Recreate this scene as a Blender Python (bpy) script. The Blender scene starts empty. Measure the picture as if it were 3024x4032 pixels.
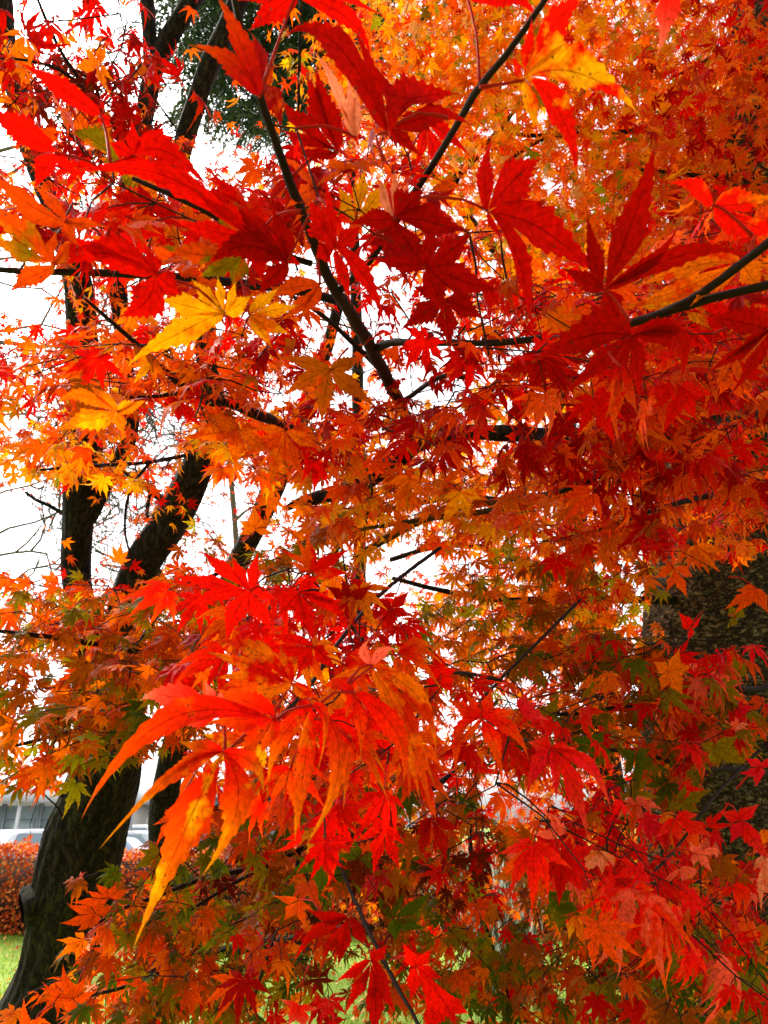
import bpy, math, random
import numpy as np
from mathutils import Vector

random.seed(7)
rng = np.random.default_rng(11)
S = bpy.context.scene

# ------------------------------------------------------------------ camera, sky, sun, exposure
PITCH = math.radians(22.75)
CAMZ = 1.5
LENS = 26.0
FPX = 1024 * LENS / 36.0
cd = bpy.data.cameras.new("camera")
cam = bpy.data.objects.new("camera", cd)
S.collection.objects.link(cam)
cam.location = (0, 0, CAMZ)
cam.rotation_euler = (math.radians(90) + PITCH, 0, 0)
cd.sensor_fit = 'VERTICAL'
cd.sensor_height = 36.0
cd.lens = LENS
cd.clip_start = 0.05
cd.clip_end = 400
cd.dof.use_dof = True
cd.dof.focus_distance = 1.15
cd.dof.aperture_fstop = 16.0
S.camera = cam

SUN_EL, SUN_AZ = math.radians(44), math.radians(-48)      # azimuth from +Y towards +X
w = bpy.data.worlds.new("World")
S.world = w
w.use_nodes = True
nt = w.node_tree
nt.nodes.clear()
sky = nt.nodes.new("ShaderNodeTexSky")
sky.sky_type = 'NISHITA'
sky.sun_disc = False
sky.sun_elevation = SUN_EL
sky.sun_rotation = SUN_AZ
sky.dust_density = 4.0
sky.ozone_density = 0.6
hs = nt.nodes.new("ShaderNodeHueSaturation")                # thin white overcast: the blue is washed out of the sky
hs.inputs["Saturation"].default_value = 0.12
bg = nt.nodes.new("ShaderNodeBackground")
bg.inputs["Strength"].default_value = 0.15
wo = nt.nodes.new("ShaderNodeOutputWorld")
nt.links.new(sky.outputs[0], hs.inputs["Color"])
nt.links.new(hs.outputs[0], bg.inputs["Color"])
nt.links.new(bg.outputs[0], wo.inputs["Surface"])

sl = bpy.data.lights.new("sun", 'SUN')
sl.energy = 2.2
sl.angle = math.radians(7)
sl.color = (1.0, 0.95, 0.86)
so = bpy.data.objects.new("sun", sl)
S.collection.objects.link(so)
sd = Vector((math.sin(SUN_AZ) * math.cos(SUN_EL), math.cos(SUN_AZ) * math.cos(SUN_EL), math.sin(SUN_EL)))
so.rotation_euler = sd.to_track_quat('Z', 'Y').to_euler()
so.location = (-4, -6, 9)

S.view_settings.view_transform = 'Standard'
S.view_settings.look = 'None'
S.view_settings.gamma = 1.0
S.view_settings.use_curve_mapping = False
S.view_settings.exposure = 1.52
S.render.engine = 'CYCLES'
S.cycles.use_denoising = True
S.cycles.denoiser = 'OPENIMAGEDENOISE'
S.cycles.max_bounces = 9
S.cycles.diffuse_bounces = 5
S.cycles.transmission_bounces = 6
S.cycles.sample_clamp_indirect = 8.0

# ------------------------------------------------------------------ small helpers
FWD = np.array([0, math.cos(PITCH), math.sin(PITCH)])
UPV = np.array([0, -math.sin(PITCH), math.cos(PITCH)])
RGT = np.array([1.0, 0, 0])
EYE = np.array([0, 0, CAMZ])


def at(px, py, d):
    """A point of the place, given by the direction it is seen in and its distance ahead."""
    return EYE + d * FWD + RGT * ((px - 384) * d / FPX) - UPV * ((py - 512) * d / FPX)


def proj(P):
    q = np.asarray(P) - EYE
    d = q @ FWD
    dd = np.maximum(d, 1e-3)
    return 384 + q @ RGT * FPX / dd, 512 - q @ UPV * FPX / dd, d


def lin(c):
    c = np.asarray(c, float) / 255.0
    return np.where(c <= 0.04045, c / 12.92, ((c + 0.055) / 1.055) ** 2.4)


def link(o, parent=None):
    S.collection.objects.link(o)
    if parent is not None:
        o.parent = parent
    return o


def tag(o, label=None, cat=None, group=None, kind=None):
    if label: o["label"] = label
    if cat: o["category"] = cat
    if group: o["group"] = group
    if kind: o["kind"] = kind
    return o


def empty(name, loc, rz=0.0):
    o = bpy.data.objects.new(name, None)
    o.empty_display_size = 0.1
    o.location = tuple(loc)
    o.rotation_euler = (0, 0, rz)
    return link(o)


def raw_mesh(name, verts, loop_idx, loop_start, mat, smooth=True, attrs=None):
    me = bpy.data.meshes.new(name)
    verts = np.ascontiguousarray(verts, dtype=np.float32)
    me.vertices.add(len(verts))
    me.vertices.foreach_set("co", verts.ravel())
    me.loops.add(len(loop_idx))
    me.loops.foreach_set("vertex_index", np.ascontiguousarray(loop_idx, dtype=np.int32))
    me.polygons.add(len(loop_start))
    me.polygons.foreach_set("loop_start", np.ascontiguousarray(loop_start, dtype=np.int32))
    if smooth:
        me.polygons.foreach_set("use_smooth", np.ones(len(loop_start), dtype=bool))
    for k, a in (attrs or {}).items():
        t = 'FLOAT_COLOR' if a.shape[1] == 4 else 'FLOAT_VECTOR'
        at_ = me.attributes.new(k, t, 'POINT')
        at_.data.foreach_set("color" if a.shape[1] == 4 else "vector", np.ascontiguousarray(a, dtype=np.float32).ravel())
    me.update(calc_edges=True)
    me.validate()
    for m in (mat if isinstance(mat, (list, tuple)) else [mat]):
        me.materials.append(m)
    return me


class MB:
    """Collects faces for one mesh."""
    def __init__(s):
        s.v, s.f = [], []
        s.n = 0

    def add(s, verts, faces):
        s.v.append(np.asarray(verts, float))
        s.f += [tuple(i + s.n for i in f) for f in faces]
        s.n += len(verts)
        return s

    def box(s, c, size, rz=0.0, taper=1.0):
        cx, cy, cz = c
        hx, hy, hz = size[0] / 2, size[1] / 2, size[2] / 2
        V = []
        for z, k in ((-hz, 1.0), (hz, taper)):
            for x, y in ((-hx, -hy), (hx, -hy), (hx, hy), (-hx, hy)):
                x2, y2 = x * k, y * k
                V.append((cx + x2 * math.cos(rz) - y2 * math.sin(rz), cy + x2 * math.sin(rz) + y2 * math.cos(rz), cz + z))
        return s.add(V, [(0, 3, 2, 1), (4, 5, 6, 7), (0, 1, 5, 4), (1, 2, 6, 5), (2, 3, 7, 6), (3, 0, 4, 7)])

    def tube(s, pts, rad, k=6, bump=0.0, seed=0, cap=True, ridge=0.0, flake=0.0):
        pts = np.asarray(pts, float)
        rad = np.asarray(rad, float)
        n = len(pts)
        tan = np.gradient(pts, axis=0)
        tan /= np.linalg.norm(tan, axis=1)[:, None] + 1e-9
        ref = np.array([0.13, 0.21, 0.97]) if abs(tan[0][2]) < 0.8 else np.array([0.9, 0.2, 0.1])
        a = np.cross(tan, ref)
        a /= np.linalg.norm(a, axis=1)[:, None] + 1e-9
        b = np.cross(tan, a)
        th = np.arange(k) * 2 * math.pi / k
        r = rad[:, None] * np.ones((1, k))
        if bump:
            g = np.random.default_rng(seed)
            ph = g.uniform(0, 6.28, 8)
            L = np.cumsum(np.r_[0, np.linalg.norm(np.diff(pts, axis=0), axis=1)])[:, None] / max(rad.mean(), 1e-4)
            for q in range(6):
                r = r * (1 + bump * np.sin((q % 4 + 1) * th[None] + ph[q] + L * (0.25 + 0.22 * q)) / (1 + 0.4 * q))
        if ridge:
            g = np.random.default_rng(seed + 77)
            L = np.cumsum(np.r_[0, np.linalg.norm(np.diff(pts, axis=0), axis=1)])[:, None]
            acc = np.zeros_like(r)
            for q in range(16):
                f = int(g.integers(5, 24))
                acc += np.sin(f * th[None] + g.uniform(0, 6.28) + 1.5 * np.sin(L * g.uniform(2, 9) + g.uniform(0, 6.28)) + L * g.uniform(-5, 5)) / 4
            r = r * (1 + ridge * np.sign(acc) * np.abs(acc) ** .7)
        if flake:
            g = np.random.default_rng(seed + 99)
            r = r * (1 + flake * np.clip(g.normal(0, 1, r.shape), -1.6, 1.6))
        V = pts[:, None, :] + r[:, :, None] * (np.cos(th)[None, :, None] * a[:, None, :] + np.sin(th)[None, :, None] * b[:, None, :])
        V = V.reshape(-1, 3)
        F = []
        for i in range(n - 1):
            for j in range(k):
                j2 = (j + 1) % k
                F.append((i * k + j, i * k + j2, (i + 1) * k + j2, (i + 1) * k + j))
        if cap:
            F.append(tuple(range(k - 1, -1, -1)))
            F.append(tuple((n - 1) * k + j for j in range(k)))
        return s.add(V, F)

    def build(s, name, mat, parent=None, origin=(0, 0, 0), smooth=True):
        V = np.concatenate(s.v) - np.asarray(origin, float)
        li = np.fromiter((i for f in s.f for i in f), dtype=np.int32)
        ln = np.array([len(f) for f in s.f])
        ls = np.r_[0, np.cumsum(ln)[:-1]]
        me = raw_mesh(name, V, li, ls, mat, smooth)
        o = bpy.data.objects.new(name, me)
        if parent is None:
            o.location = tuple(origin)
        return link(o, parent)


def spline(P, step):
    """Catmull-Rom through rows (x, y, z, r), resampled about every step metres."""
    P = np.asarray(P, float)
    Q = np.vstack([2 * P[0] - P[1], P, 2 * P[-1] - P[-2]])
    out = []
    for i in range(1, len(Q) - 2):
        p0, p1, p2, p3 = Q[i - 1], Q[i], Q[i + 1], Q[i + 2]
        n = max(2, int(np.linalg.norm((p2 - p1)[:3]) / step))
        for t in np.arange(n) / n:
            out.append(0.5 * (2 * p1 + (p2 - p0) * t + (2 * p0 - 5 * p1 + 4 * p2 - p3) * t * t + (3 * p1 - p0 - 3 * p2 + p3) * t ** 3))
    out.append(P[-1])
    return np.array(out)


def pix_path(L, d):
    """rows (px, py, half-width px[, depth]) -> rows (x, y, z, r)."""
    R = []
    for q in L:
        dd = q[3] if len(q) > 3 else d
        R.append(list(at(q[0], q[1], dd)) + [q[2] * dd / FPX])
    return np.array(R)


# ------------------------------------------------------------------ materials
def mat_new(name):
    m = bpy.data.materials.new(name)
    m.use_nodes = True
    t = m.node_tree
    t.nodes.clear()
    o = t.nodes.new("ShaderNodeOutputMaterial")
    return m, t, o


def N(t, typ, **kw):
    n = t.nodes.new(typ)
    for k, v in kw.items():
        setattr(n, k, v)
    return n


def math_node(t, op, a, b=None, c=None, clamp=False):
    n = N(t, "ShaderNodeMath", operation=op)
    n.use_clamp = clamp
    for i, x in enumerate((a, b, c)):
        if x is None: continue
        if isinstance(x, (int, float)): n.inputs[i].default_value = x
        else: t.links.new(x, n.inputs[i])
    return n.outputs[0]


def mixrgb(t, f, a, b, mode='MIX'):
    n = N(t, "ShaderNodeMix", data_type='RGBA', blend_type=mode)
    n.clamp_factor = True
    for i, x in ((0, f), (6, a), (7, b)):
        if isinstance(x, (int, float)): n.inputs[i].default_value = x
        elif isinstance(x, tuple): n.inputs[i].default_value = x if len(x) == 4 else x + (1,)
        else: t.links.new(x, n.inputs[i])
    return n.outputs[2]


def leaf_material():
    m, t, o = mat_new("maple_leaf")
    ca = N(t, "ShaderNodeAttribute", attribute_name="Col")
    cb = N(t, "ShaderNodeAttribute", attribute_name="Col2")
    tv = N(t, "ShaderNodeAttribute", attribute_name="tv")
    sp = N(t, "ShaderNodeSeparateXYZ")
    t.links.new(tv.outputs["Vector"], sp.inputs[0])
    T, V, M = sp.outputs[0], sp.outputs[1], sp.outputs[2]
    tc = N(t, "ShaderNodeTexCoord")
    n1 = N(t, "ShaderNodeTexNoise")
    n1.inputs["Scale"].default_value = 42.0
    n1.inputs["Detail"].default_value = 4.0
    t.links.new(tc.outputs["Object"], n1.inputs["Vector"])
    # patches of the second leaf colour
    thr = math_node(t, 'SUBTRACT', 0.86, math_node(t, 'MULTIPLY', M, 0.72))
    pm = math_node(t, 'MULTIPLY', math_node(t, 'SUBTRACT', n1.outputs[0], thr), 9.0, clamp=True)
    pm = math_node(t, 'MULTIPLY_ADD', math_node(t, 'SUBTRACT', n1.outputs[0], thr), 9.0, 0.5, clamp=True)
    col = mixrgb(t, pm, ca.outputs["Color"], cb.outputs["Color"])
    # fine blotches
    n2 = N(t, "ShaderNodeTexNoise")
    n2.inputs["Scale"].default_value = 260.0
    n2.inputs["Detail"].default_value = 3.0
    t.links.new(tc.outputs["Object"], n2.inputs["Vector"])
    bl = N(t, "ShaderNodeMapRange")
    bl.inputs[1].default_value, bl.inputs[2].default_value = 0.3, 0.7
    bl.inputs[3].default_value, bl.inputs[4].default_value = 0.72, 1.18
    t.links.new(n2.outputs[0], bl.inputs[0])
    bc = N(t, "ShaderNodeCombineColor")
    for i in range(3): t.links.new(bl.outputs[0], bc.inputs[i])
    col = mixrgb(t, 1.0, col, bc.outputs[0], 'MULTIPLY')
    # dark spots
    vo = N(t, "ShaderNodeTexVoronoi")
    vo.inputs["Scale"].default_value = 170.0
    t.links.new(tc.outputs["Object"], vo.inputs["Vector"])
    spm = math_node(t, 'MULTIPLY', math_node(t, 'LESS_THAN', vo.outputs["Distance"], 0.17),
                    math_node(t, 'GREATER_THAN', n1.outputs[0], 0.56))
    col = mixrgb(t, math_node(t, 'MULTIPLY', spm, 0.7), col, (0.06, 0.02, 0.008))
    # midrib and side veins
    av = math_node(t, 'ABSOLUTE', V)
    mid = math_node(t, 'SUBTRACT', 1.0, math_node(t, 'MULTIPLY', av, 13.0), clamp=True)
    ph = math_node(t, 'FRACT', math_node(t, 'SUBTRACT', math_node(t, 'MULTIPLY', T, 9.0), math_node(t, 'MULTIPLY', av, 1.5)))
    sv = math_node(t, 'SUBTRACT', 1.0, math_node(t, 'MULTIPLY', math_node(t, 'ABSOLUTE', math_node(t, 'SUBTRACT', ph, 0.5)), 11.0), clamp=True)
    vein = math_node(t, 'MAXIMUM', math_node(t, 'MULTIPLY', mid, 0.85), math_node(t, 'MULTIPLY', sv, 0.42))
    col = mixrgb(t, vein, col, mixrgb(t, 1.0, col, (0.30, 0.16, 0.16), 'MULTIPLY'))
    # dry brown tips and nibbled brown margins
    dry = math_node(t, 'MULTIPLY', math_node(t, 'MULTIPLY_ADD', math_node(t, 'ADD', T, math_node(t, 'MULTIPLY', av, 0.10)), 9.0, -8.3, clamp=True), math_node(t, 'MULTIPLY_ADD', n1.outputs[0], 5.0, -2.0, clamp=True))
    col = mixrgb(t, math_node(t, 'MULTIPLY', dry, 0.75), col, (0.20, 0.075, 0.016))
    p = N(t, "ShaderNodeBsdfPrincipled")
    p.inputs["Roughness"].default_value = 0.5
    p.inputs["Specular IOR Level"].default_value = 0.05
    t.links.new(col, p.inputs["Base Color"])
    tr = N(t, "ShaderNodeBsdfTranslucent")
    t.links.new(col, tr.inputs["Color"])
    bp = N(t, "ShaderNodeBump")
    bp.inputs["Strength"].default_value = 0.35
    bp.inputs["Distance"].default_value = 0.002
    t.links.new(math_node(t, 'ADD', vein, math_node(t, 'MULTIPLY', n2.outputs[0], 0.6)), bp.inputs["Height"])
    t.links.new(bp.outputs[0], p.inputs["Normal"])
    mx = N(t, "ShaderNodeMixShader")
    mx.inputs[0].default_value = 0.62
    t.links.new(p.outputs[0], mx.inputs[1])
    t.links.new(tr.outputs[0], mx.inputs[2])
    t.links.new(mx.outputs[0], o.inputs[0])
    return m


def bark_material(name, c1, c2, moss, moss_amt, scale=9.0, stretch=(1, 1, 0.28), bump=0.9, dist=0.02, patch=0.0, cp=(0.4, 0.36, 0.28)):
    m, t, o = mat_new(name)
    tc = N(t, "ShaderNodeTexCoord")
    mp = N(t, "ShaderNodeMapping")
    mp.inputs["Scale"].default_value = stretch
    t.links.new(tc.outputs["Object"], mp.inputs[0])
    n1 = N(t, "ShaderNodeTexNoise")
    n1.inputs["Scale"].default_value = scale * 3
    n1.inputs["Detail"].default_value = 8
    n1.inputs["Roughness"].default_value = 0.65
    t.links.new(mp.outputs[0], n1.inputs["Vector"])
    vo = N(t, "ShaderNodeTexVoronoi", feature='DISTANCE_TO_EDGE')
    vo.inputs["Scale"].default_value = scale * 4
    wm = N(t, "ShaderNodeVectorMath", operation='MULTIPLY_ADD')
    wm.inputs[1].default_value = (0.12, 0.12, 0.12)
    t.links.new(n1.outputs["Color"], wm.inputs[0])
    t.links.new(mp.outputs[0], wm.inputs[2])
    t.links.new(wm.outputs[0], vo.inputs["Vector"])
    crack = math_node(t, 'MULTIPLY', vo.outputs["Distance"], 6.0, clamp=True)
    col = mixrgb(t, n1.outputs[0], c1, c2)
    n3 = N(t, "ShaderNodeTexNoise")
    n3.inputs["Scale"].default_value = scale * 0.5
    n3.inputs["Detail"].default_value = 5
    t.links.new(tc.outputs["Object"], n3.inputs["Vector"])
    mm = math_node(t, 'MULTIPLY', math_node(t, 'SUBTRACT', n3.outputs[0], 0.42), 5.0 * moss_amt, clamp=True)
    col = mixrgb(t, mm, col, moss)
    if patch:
        n4 = N(t, "ShaderNodeTexNoise")
        n4.inputs["Scale"].default_value = scale * 5.0
        n4.inputs["Detail"].default_value = 6
        n4.inputs["Roughness"].default_value = 0.7
        t.links.new(mp.outputs[0], n4.inputs["Vector"])
        pm = math_node(t, 'MULTIPLY', math_node(t, 'SUBTRACT', n4.outputs[0], 0.5), 9.0, clamp=True)
        col = mixrgb(t, math_node(t, 'MULTIPLY', pm, patch), col, cp)
    col = mixrgb(t, math_node(t, 'SUBTRACT', 1.0, crack), col, tuple(x * 0.35 for x in c1))
    p = N(t, "ShaderNodeBsdfPrincipled")
    p.inputs["Roughness"].default_value = 0.85
    p.inputs["Specular IOR Level"].default_value = 0.15
    t.links.new(col, p.inputs["Base Color"])
    bp = N(t, "ShaderNodeBump")
    bp.inputs["Strength"].default_value = bump
    bp.inputs["Distance"].default_value = dist
    t.links.new(math_node(t, 'ADD', math_node(t, 'MULTIPLY', crack, 0.6), n1.outputs[0]), bp.inputs["Height"])
    t.links.new(bp.outputs[0], p.inputs["Normal"])
    t.links.new(p.outputs[0], o.inputs[0])
    return m


def plain_material(name, c, rough=0.6, metal=0.0, noise=0.12, scale=8.0, spec=0.4, coat=0.0):
    m, t, o = mat_new(name)
    tc = N(t, "ShaderNodeTexCoord")
    n1 = N(t, "ShaderNodeTexNoise")
    n1.inputs["Scale"].default_value = scale
    n1.inputs["Detail"].default_value = 5
    t.links.new(tc.outputs["Object"], n1.inputs["Vector"])
    col = mixrgb(t, n1.outputs[0], tuple(max(0, x * (1 - noise)) for x in c), tuple(min(1, x * (1 + noise)) for x in c))
    p = N(t, "ShaderNodeBsdfPrincipled")
    p.inputs["Roughness"].default_value = rough
    p.inputs["Metallic"].default_value = metal
    p.inputs["Specular IOR Level"].default_value = spec
    p.inputs["Coat Weight"].default_value = coat
    t.links.new(col, p.inputs["Base Color"])
    t.links.new(p.outputs[0], o.inputs[0])
    return m


LEAF = leaf_material()
BARK_DARK = bark_material("dark_maple_bark", (0.007, 0.004, 0.0025), (0.050, 0.030, 0.016), (0.040, 0.034, 0.006), 0.7, scale=8.0, stretch=(1, 1, .22), bump=1.0, dist=0.06)
BARK_PALE = bark_material("flaking_pale_bark", (0.040, 0.021, 0.010), (0.15, 0.088, 0.046), (0.10, 0.07, 0.02), 0.35, scale=7.0, stretch=(1, 1, 1.7), bump=1.0, dist=0.03, patch=0.6, cp=(0.32, 0.23, 0.14))
TWIG = plain_material("twig_bark", (0.016, 0.007, 0.005), 0.8, noise=0.4, scale=60, spec=.12)
TWIG_MOSS = plain_material("mossy_twig_bark", (0.05, 0.038, 0.014), 0.85, noise=0.4, scale=40, spec=.1)
STALK = plain_material("red_leaf_stalk", (0.34, 0.010, 0.006), 0.6, noise=0.3, scale=80, spec=.06)
GREYTWIG = plain_material("grey_bare_bark", (0.13, 0.10, 0.09), 0.8, noise=0.3, scale=20)

# leaf colours in soft daylight; pinks and cream carry pale undersides and painted sheen
PAL = {
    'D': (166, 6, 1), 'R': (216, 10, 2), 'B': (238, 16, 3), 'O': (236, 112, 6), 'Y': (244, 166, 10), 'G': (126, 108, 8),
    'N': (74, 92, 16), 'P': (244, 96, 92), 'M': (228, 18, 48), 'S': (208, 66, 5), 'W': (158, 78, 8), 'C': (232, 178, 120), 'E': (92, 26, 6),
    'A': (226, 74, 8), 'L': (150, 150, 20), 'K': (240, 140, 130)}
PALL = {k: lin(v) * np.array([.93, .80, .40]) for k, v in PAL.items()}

# ------------------------------------------------------------------ maple leaves
def profile(t):
    up = 0.44 + 0.56 * np.minimum(t / 0.40, 1.0) ** 0.9
    x = np.clip((1 - t) / 0.60, 0, 1)
    dn = x ** 1.15 * (0.55 + 0.45 * x)
    return np.where(t < 0.40, up, dn)


def lobe_faces(n, off):
    """mid 0..n, left n+1..2n-1, right 2n..3n-2"""
    F = []
    L = lambda k: off + n + k
    Rr = lambda k: off + 2 * n - 1 + k
    for k in range(n):
        a, b = off + k, off + k + 1
        if k == 0:
            F += [(a, b, L(1)), (a, Rr(1), b)]
        elif k == n - 1:
            F += [(a, b, L(k)), (a, Rr(k), b)]
        else:
            F += [(a, b, L(k + 1), L(k)), (a, Rr(k), Rr(k + 1), b)]
    return F


def make_template(nl, n, teeth, seed):
    g = np.random.default_rng(seed)
    angs = np.array({7: [-116, -74, -36, 0, 36, 74, 116], 5: [-84, -41, 0, 41, 84]}[nl], float) + g.uniform(-6, 6, nl)
    lens = np.array({7: [.42, .74, .95, 1.06, .95, .74, .42], 5: [.66, .94, 1.06, .94, .66]}[nl]) * g.uniform(.85, 1.12, nl)
    W = (0.134 if nl == 7 else 0.160) * g.uniform(.75, 1.15)
    P, T, V, I, F, H = [], [], [], [], [], []
    ts = np.linspace(0, 1, n + 1)
    for i in range(nl):
        a = math.radians(angs[i])
        d = np.array([math.sin(a), math.cos(a)])
        l = np.array([-d[1], d[0]])
        gl = math.radians((angs[i] - angs[i - 1]) / 2) if i > 0 else math.radians(42)
        gr = math.radians((angs[i + 1] - angs[i]) / 2) if i < nl - 1 else math.radians(42)
        bend = g.uniform(-.12, .12)
        mid = d[None] * (ts * lens[i])[:, None] + l[None] * (bend * ts ** 2 * lens[i])[:, None]
        ww = profile(ts) * W * (0.6 + 0.4 * lens[i])
        saw = np.ones(n + 1)
        if teeth:
            saw[1::2] = 1.12
            saw[2::2] = 0.86
            saw[ts < .3] = 1.0
        edge = []
        for sgn, gp in ((1, gl), (-1, gr)):       # +l is towards smaller angle
            e = np.minimum(ww * saw, ts * lens[i] * math.tan(min(gp, 1.2)) * 0.995)
            adv = (0.035 * lens[i] * (saw > 1)) if teeth else 0
            edge.append((mid + l[None] * (sgn * e)[:, None] + d[None] * np.asarray(adv * np.ones(n + 1))[:, None], e))
        off = len(T)
        P += list(mid) + list(edge[0][0][1:n]) + list(edge[1][0][1:n])
        T += list(ts) + list(ts[1:n]) * 2
        V += [0] * (n + 1) + [1] * (n - 1) + [-1] * (n - 1)
        H += [0] * (n + 1) + list(edge[0][1][1:n]) + list(edge[1][1][1:n])
        I += [i] * (3 * n - 1)
        F += lobe_faces(n, off)
    P = np.array(P)
    return dict(P=P, T=np.array(T), V=np.array(V, float), H=np.array(H), I=np.array(I), nl=nl, r=np.linalg.norm(P, axis=1),
                li=np.array([i for f in F for i in f]), ls=np.r_[0, np.cumsum([len(f) for f in F])[:-1]], nv=len(P), nL=sum(len(f) for f in F))


TMP_HI = [make_template(7, 12, True, 100 + i) for i in range(6)]
TMP_MID = [make_template(7 if i % 4 else 5, 6, True, 200 + i) for i in range(10)]
TMP_LOW = [make_template(5, 3, False, 300 + i) for i in range(6)]


def leaf_geo(tp, pos, X, Y, Z, R, droop, fold, twist, seed):
    """Vertices (n, nv, 3) of n leaves of one template."""
    g = np.random.default_rng(seed)
    n = len(pos)
    lobe = g.uniform(.35, 1.75, (n, tp['nl']))[:, tp['I']]
    side = g.normal(0, .05, (n, tp['nl']))[:, tp['I']]
    x = tp['P'][None, :, 0] + side * tp['P'][None, :, 1] * tp['T'][None] ** 2
    y = tp['P'][None, :, 1] - side * tp['P'][None, :, 0] * tp['T'][None] ** 2
    r = tp['r'][None]
    z = fold[:, None] * tp['H'][None] - droop[:, None] * lobe * r ** 2 + twist[:, None] * x * y
    z = z + 0.02 * np.sin(r * 14 + g.uniform(0, 6, (n, 1)) + tp['I'][None] * 1.7)
    sh = 1 - 0.30 * np.minimum(droop[:, None] * lobe, 1.2) * r ** 2
    x, y = x * sh, y * sh
    return (pos[:, None, :] + R[:, None, None] * (x[..., None] * X[:, None, :] + y[..., None] * Y[:, None, :] + z[..., None] * Z[:, None, :]))


def leaf_attrs(tp, n, c1, c2, tipc, mot, tipmix):
    k = (tp['T'][None] ** 2.2 * tipmix[:, None])[..., None]
    c = c1[:, None, :] * (1 - k) + tipc[:, None, :] * k
    one = np.ones((n, tp['nv'], 1))
    A = np.concatenate([c, one], 2).reshape(-1, 4)
    B = np.concatenate([np.repeat(c2[:, None, :], tp['nv'], 1), one], 2).reshape(-1, 4)
    tv = np.stack([np.tile(tp['T'], (n, 1)), np.tile(tp['V'], (n, 1)), np.repeat(mot[:, None], tp['nv'], 1)], 2).reshape(-1, 3)
    return A, B, tv


def frame_from(axis, normal):
    Y = axis / (np.linalg.norm(axis, axis=1)[:, None] + 1e-9)
    Z = normal - (normal * Y).sum(1)[:, None] * Y
    Z /= np.linalg.norm(Z, axis=1)[:, None] + 1e-9
    X = np.cross(Y, Z)
    return X, Y, Z


class Leaves:
    """A list of leaves, kept as rows until they are built."""
    def __init__(s):
        s.rows = []

    def add(s, pos, axis, normal, R, c1, c2, tip, mot, tipmix, droop, fold, twist):
        s.rows.append((pos, axis, normal, R, c1, c2, tip, mot, tipmix, droop, fold, twist))

    def arrays(s):
        return [np.array([r[k] for r in s.rows]) for k in range(12)]

    def mesh(s, name, idx, templates, seed, origin=(0, 0, 0)):
        a = s.arrays()
        X, Y, Z = frame_from(a[1], a[2])
        VV, LI, LS, A, B, TV = [], [], [], [], [], []
        nv = nl = 0
        which = np.random.default_rng(seed).integers(0, len(templates), len(s.rows))
        for k, tp in enumerate(templates):
            i = np.array([j for j in idx if which[j] == k], dtype=int)
            if not len(i): continue
            n = len(i)
            v = leaf_geo(tp, a[0][i], X[i], Y[i], Z[i], a[3][i], a[9][i], a[10][i], a[11][i], seed + k).reshape(-1, 3)
            VV.append(v)
            LI.append((tp['li'][None] + (np.arange(n) * tp['nv'])[:, None]).ravel() + nv)
            LS.append((tp['ls'][None] + (np.arange(n) * tp['nL'])[:, None]).ravel() + nl)
            q = leaf_attrs(tp, n, a[4][i], a[5][i], a[6][i], a[7][i], a[8][i])
            A.append(q[0]); B.append(q[1]); TV.append(q[2])
            nv += n * tp['nv']; nl += n * tp['nL']
        return raw_mesh(name, np.concatenate(VV) - np.asarray(origin), np.concatenate(LI), np.concatenate(LS), LEAF, True,
                        {"Col": np.concatenate(A), "Col2": np.concatenate(B), "tv": np.concatenate(TV)})


HOLES = [  (82, 525, 16, 50), (150, 545, 26, 26), (196, 474, 17, 26),  # places the sky, the car park, the hedge and the lawn show through (x, y, rx, ry)
    (17, 20, 7, 10), (44, 26, 10, 9), (73, 31, 9, 8), (115, 30, 15, 20), (112, 58, 12, 10), (40, 72, 15, 10), (5, 86, 6, 10),
    (170, 113, 14, 26), (196, 162, 12, 16), (51, 121, 14, 13), (8, 153, 10, 12), (23, 176, 10, 7), (83, 200, 15, 10), (31, 219, 11, 9),
    (54, 167, 8, 6), (83, 237, 13, 8), (161, 231, 9, 7), (35, 308, 20, 15), (219, 325, 10, 10), (176, 346, 9, 7), (182, 271, 7, 5),
    (129, 282, 6, 6), (165, 417, 22, 14), (15, 420, 14, 12), (27, 520, 42, 42), (112, 515, 15, 38), (160, 440, 22, 26), (222, 505, 26, 32),
    (284, 494, 16, 14), (319, 491, 16, 10), (430, 560, 16, 10), (393, 551, 16, 7), (440, 458, 12, 8), (514, 583, 9, 7), (641, 593, 7, 12),
    (602, 479, 8, 7), (204, 662, 9, 9), (325, 985, 12, 14), (424, 890, 16, 10), (286, 940, 10, 10), (120, 575, 8, 10), (200, 108, 10, 20),
    (10, 815, 26, 26), (52, 812, 18, 24), (142, 822, 15, 19), (12, 885, 26, 42), (8, 968, 18, 36), (97, 972, 8, 9), (125, 965, 8, 10),
    (318, 800, 5, 8), (336, 772, 6, 7), (495, 795, 14, 12), (100, 645, 8, 14), (708, 606, 58, 46), (738, 796, 34, 42), (470, 925, 9, 12), (340, 970, 10, 8), (535, 115, 14, 12), (550, 182, 7, 8), (90, 585, 7, 7)]
HX = np.array(HOLES, float)


def in_hole(P, k=1.0):
    x, y, d = proj(P)
    return bool((((x - HX[:, 0]) / (HX[:, 2] * k)) ** 2 + ((y - HX[:, 1]) / (HX[:, 3] * k)) ** 2 < 1).any())


def pick(pal):
    return pal[int(rng.integers(len(pal)))]


NEAR = {'D': 'RES', 'R': 'DAB', 'B': 'ORA', 'O': 'AYS', 'Y': 'OOL', 'G': 'NWL', 'N': 'GGW', 'P': 'RAK', 'M': 'PRR', 'S': 'AWO', 'W': 'GSE',
        'C': 'OOK', 'E': 'DWS', 'A': 'ORS', 'L': 'GYO', 'K': 'POC'}


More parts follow.
